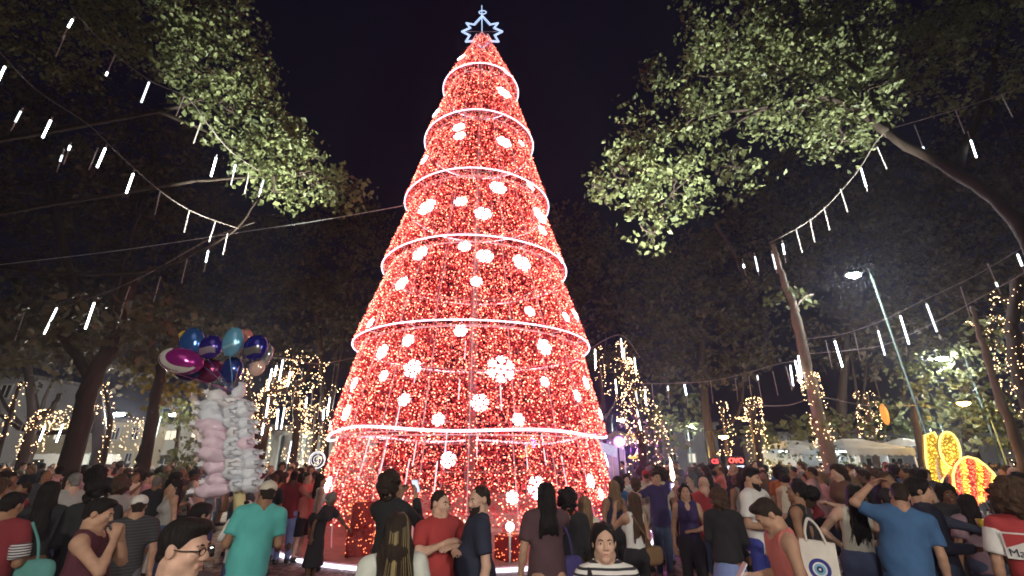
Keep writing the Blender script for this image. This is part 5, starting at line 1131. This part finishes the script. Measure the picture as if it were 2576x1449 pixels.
    balloon('wine red foil balloon low in the middle of the bunch', 527, 932, 66, 62, foilm('foil_wine', (.20, .03, .10)), 7.00)
    balloon('deep blue foil balloon low in the middle of the bunch', 583, 930, 54, 66, foilm('foil_cobalt', (.03, .06, .26)), 6.95)
seller_stand()

# ------------------------------------------------------------------ the people one can tell apart
D = math.radians
def carried(h, mb, name, mats, lab, cat, smooth=True):
    """something held or worn loosely by a person: a thing of its own, at the person's place"""
    o = build(mb, name, mats, None, smooth); p = h['o']; o.location = p.location; o.rotation_euler = p.rotation_euler; o.scale = p.scale; return tag(o, lab, cat)
def phone(h, which, lab, lit=False):
    sg, sh, E, W_, dd, cu = h['J'][which]; c = Vector(W_+dd*.10+np.array([-sg*.012, -.02, .015])); g = MB()
    R_ = Matrix.Rotation(D(-35), 3, 'X'); g.box(c, (.076, .010, .155), rot=R_, bev=.004); g.box(c+R_ @ Vector((0, .0065, 0)), (.068, .002, .145), rot=R_, mi=1)
    carried(h, g, 'phone', [mat('phone_shell', (.55, .56, .6), .3), mat('phone_screen', (.1,.1,.1), .2, emit=(.7, .8, 1), strength=1.2)], lab, 'phone', False)
def bag_on(h, lab, c, size, m, strap, strapm=None, name='shoulder_bag', cat='bag', printer=None):
    g = MB(); w, d, hh = size; R_ = Matrix.Identity(3)
    def fn(u): return Vector((abs(u.x)**.55*math.copysign(1, u.x), u.y, abs(u.z)**.55*math.copysign(1, u.z)))
    o = empty(name, h['o'].location, lab, cat); o.rotation_euler = h['o'].rotation_euler; o.scale = h['o'].scale
    g.ellipsoid(c, (w/2, d/2, hh/2), 24, 14, fn=fn); build(g, 'bag_body', m, o)
    g = MB(); g.tube(wob([Vector(q) for q in strap], 0, 6), .012, 6); build(g, 'strap', strapm or m, o)
    if printer: printer(o, Vector(c), w, d, hh)
    return o
black = cloth('black', (.018, .018, .022)); navy = cloth('navy', (.022, .028, .055)); white = cloth('white', (.72, .72, .70)); teal = cloth('teal', (.10, .46, .44)); maroon = cloth('maroon', (.085, .020, .034)); red = cloth('red', (.38, .045, .045))
grey = cloth('grey', (.36, .36, .35)); coral = cloth('coral', (.58, .17, .15)); blue = cloth('blue', (.055, .14, .30)); wine = cloth('wine', (.20, .025, .035)); plum = cloth('plum', (.085, .045, .055)); jeans = cloth('jeans', (.075, .10, .20)); lblue = cloth('sky_denim', (.22, .29, .58)); royal = cloth('royal', (.04, .05, .28))
pink = cloth('pink', (.62, .36, .38)); lilac = cloth('lilac', (.46, .38, .50)); cream = cloth('cream', (.66, .60, .48)); char = cloth('charcoal', (.06, .06, .07)); mint = cloth('mint_white', (.62, .66, .60)); purple = cloth('purple', (.038, .026, .095)); coffee = cloth('coffee', (.12, .075, .05))
def striped(name, c1, c2, freq, axis_='Z', duty=.5):
    m = bpy.data.materials.new('cloth_'+name); m.use_nodes = True; n, l = m.node_tree.nodes, m.node_tree.links; b = n['Principled BSDF']; b.inputs['Roughness'].default_value = .85
    tc = n.new('ShaderNodeTexCoord'); sp = n.new('ShaderNodeSeparateXYZ'); l.new(tc.outputs['Object'], sp.inputs[0]); mu = n.new('ShaderNodeMath'); mu.operation = 'MULTIPLY'; mu.inputs[1].default_value = freq; l.new(sp.outputs[axis_], mu.inputs[0])
    nz = n.new('ShaderNodeTexNoise'); nz.inputs['Scale'].default_value = 6; ad = n.new('ShaderNodeMath'); ad.operation = 'MULTIPLY_ADD'; ad.inputs[1].default_value = .35; l.new(nz.outputs[0], ad.inputs[0]); l.new(mu.outputs[0], ad.inputs[2]); l.new(tc.outputs['Object'], nz.inputs[0])
    fr = n.new('ShaderNodeMath'); fr.operation = 'FRACT'; l.new(ad.outputs[0], fr.inputs[0]); gt = n.new('ShaderNodeMath'); gt.operation = 'GREATER_THAN'; gt.inputs[1].default_value = duty; l.new(fr.outputs[0], gt.inputs[0])
    mx = n.new('ShaderNodeMix'); mx.data_type = 'RGBA'; mx.inputs[6].default_value = tuple(c1)+(1,); mx.inputs[7].default_value = tuple(c2)+(1,); l.new(gt.outputs[0], mx.inputs[0]); l.new(mx.outputs[2], b.inputs['Base Color']); return m
bw = striped('breton', (.70, .69, .66), (.025, .025, .035), 27, duty=.60)
NEAR = dict(fine=.009, coarse=.020); MID = dict(fine=.0115, coarse=.026); FAR = dict(fine=.014, coarse=.028)

# nearest, left to right
h = person('man with black hair and glasses in profile, closest to the camera at the bottom left', 482, 1300, 2.3, D(58), 'fair', 'short', 'black', 'tee', char, glasses=True, head=(0, 6, 0), fine=.0055, coarse=.018, hands=False)
h = person('man in a dark maroon sleeveless top looking towards the tree, hand raised to his chin', 262, 1250, 4.1, D(70), 'tan', 'short', 'black', 'tank', maroon, armL='chin', armR='chin', build=1.12, head=(0, 14, 0), **NEAR)
h = person('person in a dark red top with striped sleeves at the left edge', 42, 1236, 4.6, D(140), 'brown', 'short', 'black', 'tee', wine, armR='hold', head=(0, 12, 0), **NEAR)
slm = striped('sleeve', (.6, .6, .6), (.03, .03, .05), 46)
for nm in 'LR':
    sg, sh, E, W_, dd, cu = h['J'][nm]; a = sh+(E-sh)*.42; b_ = sh+(E-sh)*.86; g = MB(); g.tube([a, a+(b_-a)*.1, a+(b_-a)*.9, b_], [.073, .077, .077, .072], 16); local(h, g, 'striped_sleeve', slm)
bag_on(h, 'teal fabric bag carried by the person with striped sleeves', (-.34, -.08, .98), (.34, .14, .34), cloth('teal_bag', (.10, .30, .28)), [(-.24, .0, 1.47), (-.3, -.06, 1.3), (-.34, -.08, 1.12)])
h = person('person all in black with long black hair, second from the left edge', 135, 1208, 5.5, D(170), 'brown', 'longer', 'black', 'long', black, bm=black, female=True, **MID)
h = person('balding man in a pale grey shirt seen from behind, left of the dark trunk', 193, 1188, 7.0, D(200), 'fair', 'buzz', 'grey', 'tee', grey, bm=jeans, build=1.15, **MID)
h = person('person in black with bushy black hair in front of the dark trunk', 262, 1192, 5.3, D(160), 'brown', 'curly', 'black', 'long', black, bm=black, armL='hold', **MID)
h = person('person in a white cap and black shirt seen from behind, beside the man in maroon', 356, 1243, 5.4, D(182), 'tan', 'short', 'dark', 'tee', striped('dotted', (.035, .035, .04), (.10, .10, .11), 31, 'Z', .85), bm=cloth('washed', (.14, .15, .16)), cap='strap', cm=cloth('cap_white', (.70, .68, .64)), armL='hold', **MID)
h = person('woman with long dark hair in a black top and white trousers looking at her phone', 448, 1186, 9.3, D(65), 'brown', 'long', 'black', 'tank', black, 'wide', cloth('offwhite', (.66, .58, .54)), female=True, armL='phone', armR='phone', head=(0, 22, 0), **MID)
phone(h, 'L', 'phone held by the woman in white trousers')
h = person('man in a lilac shirt holding up a phone left of the white cap', 312, 1190, 9.8, D(60), 'tan', 'buzz', 'dark', 'tee', lilac, armL='phone', armR='phone', **FAR); phone(h, 'L', 'phone held by the man in the lilac shirt')
h = person('man in a pink shirt turned towards the tree, behind the white cap', 377, 1188, 10.4, D(80), 'tan', 'short', 'dark', 'tee', pink, **FAR)
h = person('person with black hair and a deep blue shirt bending in front of the seller', 512, 1262, 5.0, D(120), 'tan', 'thick', 'black', 'tee', purple, bm=white, head=(0, 15, 0), armL='hold', **MID)
h = person('cotton candy seller in a white cap gripping the yellow pole', 622, 1258, 6.85, D(-20), 'brown', 'short', 'black', 'long', white, cap=True, cm=cloth('cap_cream', (.62, .58, .48)), armR=((.24, -.12, 1.2), (.06, -.18, 1.32), (-.1, -1, .2), 1.0), armL=((.24, -.12, 1.1), (-.04, -.2, 1.12), (-.6, -.6, .2), 1.0), **MID)
h = person('man in a teal shirt and white cap seen from behind beside the cotton candy', 677, 1206, 5.3, D(195), 'brown', 'short', 'dark', 'tee', teal, 'shorts', cloth('blueshort', (.06, .08, .22)), cap='strap', cm=MATS['cloth_cap_cream'], build=1.18, armL='hold', armR='hold', lean=(0, -6), **NEAR)
h = person('dark-clothed figure bending as it walks past the glowing rim of the tree', 838, 1236, 8.7, D(60), 'dark', 'curly', 'grey', 'gown', black, 'none', lean=(24, 0), female=True, armL='reach', face=False, **MID)
h = person('curly-haired woman in black raising a phone to photograph the tree', 990, 1177, 5.1, D(150), 'tan', 'curly', 'dark', 'long', black, bm=black, female=True, armR='photo', armL='photo', head=(-25, 0, 0), **MID)
phone(h, 'R', 'phone raised by the curly-haired woman in black')
h = person('woman in white seen from behind, long dark hair with blonde streaks', 1003, 1284, 3.3, D(183), 'tan', 'longer', 'dark', 'tee', mint, female=True, fine=.0075, coarse=.018, build=1.1, hairw=1.45)
g = MB()
sr_ = random.Random(3)
for dx, w, L in [(.008, .0050, .35), (.014, .0042, .36), (.020, .0035, .34), (.003, .0035, .33)]+[(sr_.uniform(-.075, .075), sr_.uniform(.0012, .0028), sr_.uniform(.26, .37)) for _ in range(12)]:
    Hd, B = h['Hd'], h['B']; pts = [Hd(dx*.5, -.02, .132), Hd(dx*.8, .07, .105), Hd(dx, .128, .02), Hd(dx*1.1, .142, -.10), B((dx*1.4, .165, 1.62-L*.75)), B((dx*1.7, .17, 1.62-L*1.2))]
    p_ = wob([Vector(q) for q in pts], 0, 6); g.tube(p_, [w*(.35+.65*math.sin(math.pi*min(1, (i+2)/len(p_)*.8))) for i in range(len(p_))], 4)
local(h, g, 'blonde_streaks', mat('blonde_hair', (.30, .24, .12), .4, var=.3, scale=30, bump=.4, bscale=60, stretch=(1, 1, .15)))
h = person('man in a red polo shirt with folded arms', 1110, 1232, 4.7, D(34), 'fair', 'buzz', 'dark', 'polo', red, armL=((.27, -.10, 1.24), (.02, -.235, 1.27), (-1, -.02, .02), .3), armR=((.27, -.09, 1.22), (.03, -.20, 1.31), (-1, .02, .1), .3), build=1.1, head=(14, 2, 0), **NEAR)
h = person('bearded man in a black t-shirt facing the man in red', 1206, 1220, 4.5, D(-80), 'fair', 'buzz', 'dark', 'tee', navy, armR='cross2', armL='down', beard=True, build=1.1, head=(24, 6, 0), **NEAR)
h = person('long-haired woman in a dark plum dress seen from behind, raising a phone', 1372, 1211, 5.0, D(195), 'tan', 'long', 'black', 'gown', plum, 'none', female=True, build=1.25, armR='photo', **MID)
phone(h, 'R', 'phone raised by the woman in the plum dress')
bag_on(h, 'small blue violet bag beside the plum dress', (-.27, -.02, .92), (.22, .12, .30), cloth('violetbag', (.05, .04, .16)), [(-.1, .05, 1.47), (-.22, .02, 1.25), (-.27, -.02, 1.05)])
h = person('person in a black jacket with an orange collar in front of the tree', 1424, 1222, 5.5, D(190), 'brown', 'curly', 'black', 'long', black, bm=black, **MID)
g = MB(); B = h['B']; g.tube([B((.075*math.cos(a), .03+.075*math.sin(a), 1.495)) for a in np.linspace(0, 6.283, 17)[:-1]], .020, 8, closed=True); local(h, g, 'orange_collar', cloth('orange', (.62, .12, .05)))
h = person('woman with long light brown hair and a cream top with a yellow bag', 1468, 1246, 5.9, D(200), 'fair', 'long', 'light', 'tee', cream, bm=black, female=True, **MID)
bag_on(h, 'yellow and orange backpack on the woman with light brown hair', (0, .19, 1.17), (.26, .18, .36), cloth('lime', (.52, .55, .10)), [(.11, .14, 1.32), (.12, .0, 1.46), (.13, -.13, 1.34), (.13, -.13, 1.2), (.12, .05, 1.06)], cloth('orange2', (.55, .14, .06)), 'backpack')
h = person('woman in a black and white striped shirt looking towards the camera', 1516, 1311, 3.25, D(10), 'fair', 'long_front', 'black', 'tee', bw, female=True, head=(-4, -3, 0), fine=.0055, coarse=.014)
g = MB(); B = h['B']; g.tube(wob([B((-.125, .12, 1.30)), B((-.125, .02, 1.478)), B((-.12, -.125, 1.38)), B((-.10, -.16, 1.2)), B((-.02, -.17, 1.02))], 0, 6), .017, 6); carried(h, g, 'bag_strap', black, 'black bag strap over the shoulder of the woman in stripes', 'strap')
h = person('woman with long brown hair in a white top and black shorts, seen from behind', 1590, 1236, 6.4, D(215), 'tan', 'longer', 'brown', 'tank', white, 'shorts', black, female=True, armL='photo', armR='hold', **MID)
bag_on(h, 'brown shoulder bag of the woman in the white top', (-.22, .10, .93), (.28, .12, .24), cloth('tanbag', (.20, .12, .06)), [(.1, .10, 1.45), (-.05, .17, 1.2), (-.2, .11, 1.02)])
h = person('man in purple stage light throwing both arms up beside the tree', 1648, 1184, 9.0, D(30), 'tan', 'short', 'dark', 'tee', purple, armL='up', armR='side', **FAR)
h = person('woman in a dark sleeveless V-neck top facing the camera', 1720, 1214, 7.2, D(8), 'tan', 'long_front', 'black', 'vneck', purple, bm=black, female=True, armL='belly', armR='down', **NEAR)
h = person('bald man in a red shirt seen from behind', 1768, 1199, 7.6, D(185), 'fair', 'bald', 'grey', 'tee', cloth('scarlet', (.45, .06, .07)), build=1.15, **FAR)
h = person('curly-haired woman in a black top and light blue skirt, seen from behind', 1806, 1222, 6.1, D(170), 'brown', 'curly', 'brown', 'long', black, 'skirt', lblue, female=True, build=1.15, armL='phone', armR='phone', **MID)
h = person('bearded man in a white t-shirt and blue shorts facing right', 1886, 1174, 6.2, D(62), 'tan', 'short', 'black', 'tee', white, 'shorts', royal, beard=True, armL='cross', armR='hold', head=(0, 8, 0), **NEAR)
h = person('man in a coral sleeveless shirt looking down at a phone', 1922, 1250, 4.0, D(-70), 'tan', 'short', 'dark', 'tank', coral, armR='phone', armL='phone', head=(0, 30, 0), lean=(8, 0), **NEAR); phone(h, 'R', 'phone held by the man in coral', True)
h = person('woman with a curly black bun looking up towards the tree', 2000, 1208, 5.6, D(-98), 'brown', 'bun', 'black', 'crop', black, bm=black, female=True, armL='hold', head=(0, -12, 0), **NEAR)
def nazar(o, c, w, d, hh):
    y = c.y+d/2+.004
    for r, z, col in ((.092, 0, (.03, .04, .22)), (.062, .001, (.72, .74, .76)), (.050, .002, (.18, .42, .58)), (.028, .003, (.02, .03, .12)), (.012, .004, (.7, .72, .74))):
        g = MB(); n = 28; g.add([(c.x+r*math.cos(2*math.pi*i/n), y+z, c.z-.02+r*math.sin(2*math.pi*i/n)) for i in range(n)], [tuple(range(n))]); build(g, 'printed_eye', cloth('eye%s' % r, col), o, smooth=False)
h2 = h
o = empty('tote_bag', (0, 0, 0), 'white canvas tote bag printed with a round blue eye', 'bag'); c = A(2060, 1412, 4.15); o.location = c; o.scale = (.86, .86, .86); o.rotation_euler = (0, D(5), D(-28)); cv = cloth('canvas', (.70, .68, .62))
g = MB(); g.prism([(-.14, .17), (.14, .17), (.16, -.19), (-.16, -.19)], -.03, .03); build(g, 'bag_body', cv, o, smooth=False)
for y in (-.035, .035): g = MB(); g.tube(wob([(-.08, y, .16), (-.085, y, .25), (-.05, y, .35), (.02, y, .29), (.07, y, .16)], 0, 6), .011, 6); build(g, 'handle', cv, o)
for r, z, col in ((.088, 0, (.03, .04, .24)), (.058, .002, (.72, .74, .76)), (.046, .004, (.18, .42, .58)), (.026, .006, (.02, .03, .12)), (.010, .008, (.7, .72, .74))):
    g = MB(); n = 32; g.add([(r*math.cos(2*math.pi*i/n), -.0325-z, -.06+r*math.sin(2*math.pi*i/n)) for i in range(n)], [tuple(range(n))]); build(g, 'printed_eye', cloth('eye%s' % r, col), o, smooth=False)
h = person('woman with long black hair in a white top and jeans, seen from behind', 2142, 1216, 5.7, D(190), 'fair', 'longer', 'black', 'tank', cloth('ivory', (.60, .58, .50)), bm=jeans, female=True, build=1.15, lean=(0, -8), flow=-.02, armL='hip', armR='hold', **NEAR)
h = person('man in a blue t-shirt seen from behind with a hand on his head', 2254, 1212, 5.0, D(185), 'tan', 'buzz', 'dark', 'tee', blue, armL='head', armR='down', build=1.22, head=(0, 8, 0), lean=(2, -9), bm=cloth('darkjean', (.035, .04, .06)), **NEAR)
h = person('young man with thick dark hair in a navy top reaching out to the right', 2302, 1199, 5.2, D(110), 'tan', 'thick', 'black', 'long', navy, armR='hold', armL='reach', head=(-10, 4, 0), **NEAR)
g = MB(); sg, sh, E, W_, dd, cu = h['J']['L']; c = Vector(W_+dd*.02)+Vector((0, .02, .06)); g.tube([c+Vector((0, 0, -.05)), c+Vector((0, 0, .05)), c+Vector((0, 0, .052)), c+Vector((0, 0, -.03))], [.035, .048, .042, .03], 14); carried(h, g, 'yellow_cup', mat('yellow_plastic', (.62, .52, .06), .4, var=.1), 'yellow cup held out by the young man in navy', 'cup')
h = person('person with dark hair in black beyond the outstretched arm', 2375, 1213, 6.6, D(20), 'dark', 'curly', 'black', 'long', black, bm=black, **MID)
h = person('person in a dusty pink top with a dark ponytail near the light sculpture', 2425, 1240, 5.8, D(200), 'brown', 'long', 'black', 'tee', cloth('dusk', (.24, .16, .20)), female=True, **MID)
h = person('woman with big brown hair in a red and white racing jacket at the right edge', 2530, 1194, 4.3, D(186), 'tan', 'afro', 'brown', 'tee', cloth('racing_red', (.42, .05, .055)), bm=black, female=True, build=1.2, **NEAR)
def racing(h):
    for nm in 'LR':
        sg, sh, E, W_, dd, cu = h['J'][nm]; a = sh+(E-sh)*.10; b_ = sh+(E-sh)*.80; g = MB(); g.tube([a, a+(b_-a)*.1, a+(b_-a)*.92, b_], [.074, .080, .081, .076], 18); local(h, g, 'white_sleeve', white)
    B = h['B']; sx, z0, z1 = .17, 1.17, 1.37
    def arc(x, z, off): return B((x, .128-.9*x*x+off, z))
    def patch(n, pts, off, m):
        g = MB(); V = [arc(x, z, off) for x, z in pts]; g.add(V, [tuple(range(len(V)))]); local(h, g, n, m, False)
    def strip(n, x0, x1, f0, f1, off, m, k=14):
        g = MB(); v = []; f = []
        for i in range(k+1): x = x0+(x1-x0)*i/k; v += [arc(x, f0(x), off), arc(x, f1(x), off)]
        for i in range(k): f.append((2*i, 2*i+1, 2*i+3, 2*i+2))
        g.add(v, f); local(h, g, n, m, False)
    strip('back_panel', -sx, sx, lambda x: z0, lambda x: z1, .008, white)
    strip('red_field', -sx+.012, sx-.012, lambda x: z0+.075+.075*(1-abs(x)/sx), lambda x: z1-.012, .012, MATS['cloth_racing_red'])
    cu_ = bpy.data.curves.new('lettering', 'FONT'); cu_.body = 'Marlboro'; cu_.size = .088; cu_.align_x = 'CENTER'; cu_.align_y = 'CENTER'; cu_.extrude = .001
    t = bpy.data.objects.new('tmp_text', cu_); COL.objects.link(t); me = bpy.data.meshes.new_from_object(t.evaluated_get(bpy.context.evaluated_depsgraph_get())); bpy.data.objects.remove(t)
    for v in me.vertices:
        x, y, z = v.co; q = arc(-x*.92, z0+.045+y*.95, .013+z); v.co = q
    me.materials.clear(); me.materials.append(cloth('letter_ink', (.03, .03, .06))); link('lettering', me, h['o'])
racing(h)
# ------------------------------------------------------------------ the rest of the crowd: copies of a few prototypes, each a person of its own
PROTO = []
for i, kw in enumerate((dict(hair='short', top='tee', bottom='trousers'), dict(hair='buzz', top='tee', bottom='shorts', armL='photo', armR='photo', build=1.1), dict(hair='long', top='tank', bottom='trousers', female=True),
          dict(hair='longer', top='tee', bottom='shorts', female=True, armL='phone', armR='phone', head=(0, 15, 0)), dict(hair='curly', top='long', bottom='trousers', female=True), dict(hair='thick', top='long', bottom='trousers', armL='hip', head=(20, 0, 0)),
          dict(hair='short', top='tee', bottom='trousers', cap=True, build=1.1), dict(hair='afro', top='tee', bottom='trousers', armR='hold'), dict(hair='bald', top='polo', bottom='trousers', build=1.15), dict(hair='bun', top='crop', bottom='skirt', female=True, head=(-25, 0, 0)))):
    fig = figure(seed=50+i, fine=.014, coarse=.030, **kw); dm = mat('proto_cloth', (.1,.1,.1)); ms = dress(fig, dict(body=dm, shirt=dm, lower=dm, shoes=dm, hair=dm, beard=dm, cap=dm), kw['top'], kw['bottom'])
    tz = float((fig.get('cap') or fig.get('hair') or fig['body'])[0][:, 2].max()); PROTO.append((ms, tz, kw))
TOPC = [('black', black, 6), ('charcoal', char, 4), ('navy', navy, 4), ('white', white, 3), ('grey', grey, 3), ('dark red', wine, 2), ('pink', pink, 2), ('olive', cloth('olive', (.09, .10, .05)), 2), ('blue', blue, 2), ('cream', cream, 2), ('brown', coffee, 2), ('orange', cloth('burnt', (.45, .13, .05)), 1), ('violet', purple, 2), ('coral', coral, 1), ('green', cloth('green', (.05, .16, .08)), 1)]
BOTC = [('black', black), ('blue', jeans), ('charcoal', char), ('khaki', cloth('khaki', (.25, .20, .13))), ('pale blue', lblue)]
CAPC = [('white', MATS['cloth_cap_white']), ('black', black), ('red', red)]
HAIRW = {'short': 'short hair', 'buzz': 'cropped hair', 'long': 'long loose hair', 'longer': 'very long hair', 'curly': 'curly hair', 'thick': 'thick hair', 'afro': 'a round afro', 'bald': 'a bald head', 'bun': 'a curly bun'}
DOES = {1: ' raising a phone', 3: ' looking down at a phone', 5: ' with one hand on the hip'}
USED = set(); cr_ = random.Random(21)
def put(x, ytop, Y, rot, pi, zone, force=None):
    ms, tz, kw = PROTO[pi]; p = at(x, ytop, Y); Hh = p.z
    for tries in range(60):
        tn, tm, _ = force or cr_.choices(TOPC, [t[2] for t in TOPC])[0]; bn, bm = cr_.choice(BOTC); hn = cr_.choice(['black', 'dark', 'dark', 'brown'] + (['light'] if kw.get('female') else ['grey']))
        hw = HAIRW[kw['hair']]; hl = hw if kw['hair'] == 'bald' else hw.replace('hair', {'black': 'black', 'dark': 'dark', 'brown': 'brown', 'light': 'light brown', 'grey': 'grey'}[hn]+' hair') if 'hair' in hw else {'black': 'black', 'dark': 'dark', 'brown': 'brown', 'light': 'light brown', 'grey': 'grey'}[hn].join(['', '']).join(['', ''])+' '+hw.replace('a ', '')
        cn, cm = cr_.choice(CAPC)
        what = ('a %s cap' % cn) if kw.get('cap') else hl
        fc = 'facing away' if 120 < (math.degrees(rot) % 360) < 240 else ('facing the camera' if (math.degrees(rot) % 360) < 50 or (math.degrees(rot) % 360) > 310 else 'in profile')
        lab = 'person in %s top and %s %s with %s, %s%s, %s' % (tn, bn, LOWN.get(kw['bottom']), what, fc, DOES.get(pi, ''), zone)
        if len(lab.split()) > 16: lab = 'person in %s top with %s, %s%s, %s' % (tn, what, fc, DOES.get(pi, ''), zone)
        if len(lab.split()) > 16: lab = 'person in %s with %s, %s%s, %s' % (tn, what, fc, DOES.get(pi, '').replace(' looking down at', ' holding'), zone)
        if len(lab.split()) > 16: lab = 'person in %s with %s, %s, %s' % (tn, what, fc, zone)
        if len(lab.split()) > 16: lab = 'person in %s, %s, %s, %s' % (tn, what, fc, zone)
        if len(lab.split()) > 16: lab = 'person in %s, %s, %s' % (tn, what, zone)
        if lab not in USED: break
    else: return
    USED.add(lab); sk = cr_.choice(['fair', 'tan', 'tan', 'brown', 'brown', 'dark']); s_ = Hh/tz
    mm = {'person': skin(sk), 'shoes': MATS['shoes_dark'], 'hair': hairm(hn), 'cap': cm}
    root = None
    for n_, me in ms.items():
        o = bpy.data.objects.new(n_, me); COL.objects.link(o); o.material_slots[0].link = 'OBJECT'
        o.material_slots[0].material = mm.get(n_) or (bm if n_ in LOWN.values() else tm)
        if n_ == 'person': root = o; o.location = (p.x, p.y, 0); o.rotation_euler = (0, 0, rot-math.atan2(p.x, p.y)); o.scale = (s_,)*3; tag(o, lab, 'person', 'crowd round the Christmas tree')
        else: o.parent = root
TAKEN = [(o.location.x, o.location.y, .42) for o in PERSONS]+[(-5.6, 9.4, 1.3), (3.1, 8.6, 1.3), (8.4, 9.0, 1.3)]
def free(x, y, r=.40): return all((x-a)**2+(y-b)**2 > (r*.5+c*.5+.12)**2 for a, b, c in TAKEN) and (x-TX)**2+(y-TY)**2 > 5.35**2
def zone_of(x, Y):
    far = 'nearby' if Y < 9.5 else 'farther back' if Y < 13 else 'far back'
    z = 'at the far left' if x < 150 else 'before the dark trunks' if x < 420 else 'below the cotton candy' if x < 640 else 'by the lit trunks' if x < 830 else 'by the right tree foot' if x < 1680 else 'by the conical lit tree' if x < 1800 else 'near the neon signs' if x < 1960 else 'before the tents' if x < 2300 else 'by the light sculpture'
    return far+' '+z
n_ok = 0
def scatter(x0, x1, Y0, Y1, n):
    global n_ok
    for _ in range(n*6):
        Y = Y0+(Y1-Y0)*cr_.random()**.8; x = cr_.uniform(x0, x1); Hh = cr_.gauss(1.68, .075); q = at(x, 1170, Y)
        if not free(q.x, q.y): continue
        if 2325 < x < 2500 and Y < 11.8: continue                # the light sculpture stays in view
        d = (Hh-CAMH)/Y; t_ = math.atan2(d, 1)-PITCH; y = 724.5-FPX*math.tan(t_)
        to = math.atan2(TX-q.x, -(TY-q.y)); to += math.atan2(q.x, q.y); rot = cr_.choice([to+cr_.gauss(0, .5), to+cr_.gauss(0, .9), cr_.uniform(0, 6.28)])
        put(x, y, Y, rot, cr_.randrange(len(PROTO)), zone_of(x, Y)); TAKEN.append((q.x, q.y, .40)); n -= 1; n_ok += 1
        if n <= 0: break
scatter(0, 640, 7.2, 11.0, 20); scatter(0, 790, 10.0, 17.0, 46); scatter(690, 800, 11.0, 18.0, 8); scatter(1590, 2560, 7.4, 11.0, 34); scatter(1590, 2600, 10.0, 18.0, 84)
for x, y, Y, rt, pi in ((704, 1182, 10.6, 170, 4), (722, 1186, 11.6, 120, 2), (742, 1184, 10.2, 185, 0), (762, 1186, 11.0, 200, 7), (778, 1188, 10.4, 60, 1), (795, 1184, 12.4, 150, 5), (690, 1192, 9.2, 150, 3), (728, 1178, 14.0, 10, 0), (755, 1176, 14.6, 320, 4), (785, 1178, 15.0, 180, 8), (812, 1190, 9.6, 95, 2), (1556, 1196, 8.6, 170, 4), (1540, 1206, 7.8, 210, 2), (1572, 1190, 10.5, 20, 5)):
    put(x, y, Y, math.radians(rt), pi, zone_of(x, Y)); q = at(x, y, Y); TAKEN.append((q.x, q.y, .4))
def far_crowd():
    """the mass of heads far behind, no longer countable"""
    V, F, MI, nv = [], [], [], 0; mats = [skin('tan'), skin('brown'), hairm('black'), hairm('brown'), black, char, navy, white, wine, grey, jeans]
    lows = []
    for kw in (dict(hair='short', top='tee', bottom='trousers'), dict(hair='long', top='tee', bottom='trousers', female=True), dict(hair='curly', top='long', bottom='trousers', female=True)):
        lows.append(figure(seed=90, fine=.036, coarse=.075, hands=False, face=False, **kw))
    for _ in range(170):
        Y = cr_.uniform(18, 27); x = cr_.choice([cr_.uniform(-20, 800), cr_.uniform(1560, 2600), cr_.uniform(1560, 2600)]); q = at(x, 1165, Y)
        if (q.x-TX)**2+(q.y-TY)**2 < 36: continue
        fig = cr_.choice(lows); a = cr_.uniform(0, 6.28); s_ = cr_.uniform(.92, 1.05); R_ = np.array([[math.cos(a), -math.sin(a), 0], [math.sin(a), math.cos(a), 0], [0, 0, 1]])
        c = {'body': cr_.choice([0, 0, 1]), 'hair': cr_.choice([2, 2, 3]), 'shirt': cr_.choice([4, 4, 5, 5, 6, 7, 8, 9]), 'lower': cr_.choice([4, 5, 10]), 'shoes': 4}
        for k, mi in c.items():
            v, f = fig[k]; V.append(v@R_.T*s_+np.array([q.x, q.y, 0])); F.append(f+nv); nv += len(v); MI.append(np.full(len(f), mi))
    o = link('crowd', npmesh('crowd', np.concatenate(V), np.concatenate(F), mats, True, np.concatenate(MI))); tag(o, 'far mass of people standing at the back of the square', 'crowd', kind='stuff')
far_crowd()

# ------------------------------------------------------------------ haze added to give the lights a bloom-like halo
def haze():
    g = MB(); g.box((0, 43, 13.5), (190, 150, 29)); m = bpy.data.materials.new('bloom_haze'); m.use_nodes = True; n, l = m.node_tree.nodes, m.node_tree.links
    n.remove(n['Principled BSDF']); v = n.new('ShaderNodeVolumePrincipled'); v.inputs['Color'].default_value = (.74, .76, 1.0, 1); v.inputs['Density'].default_value = .0018; v.inputs['Anisotropy'].default_value = .55
    l.new(v.outputs[0], n['Material Output'].inputs['Volume']); o = build(g, 'haze', m, smooth=False); tag(o, 'thin added haze for a soft glow round the lights', 'haze', kind='stuff')
haze()
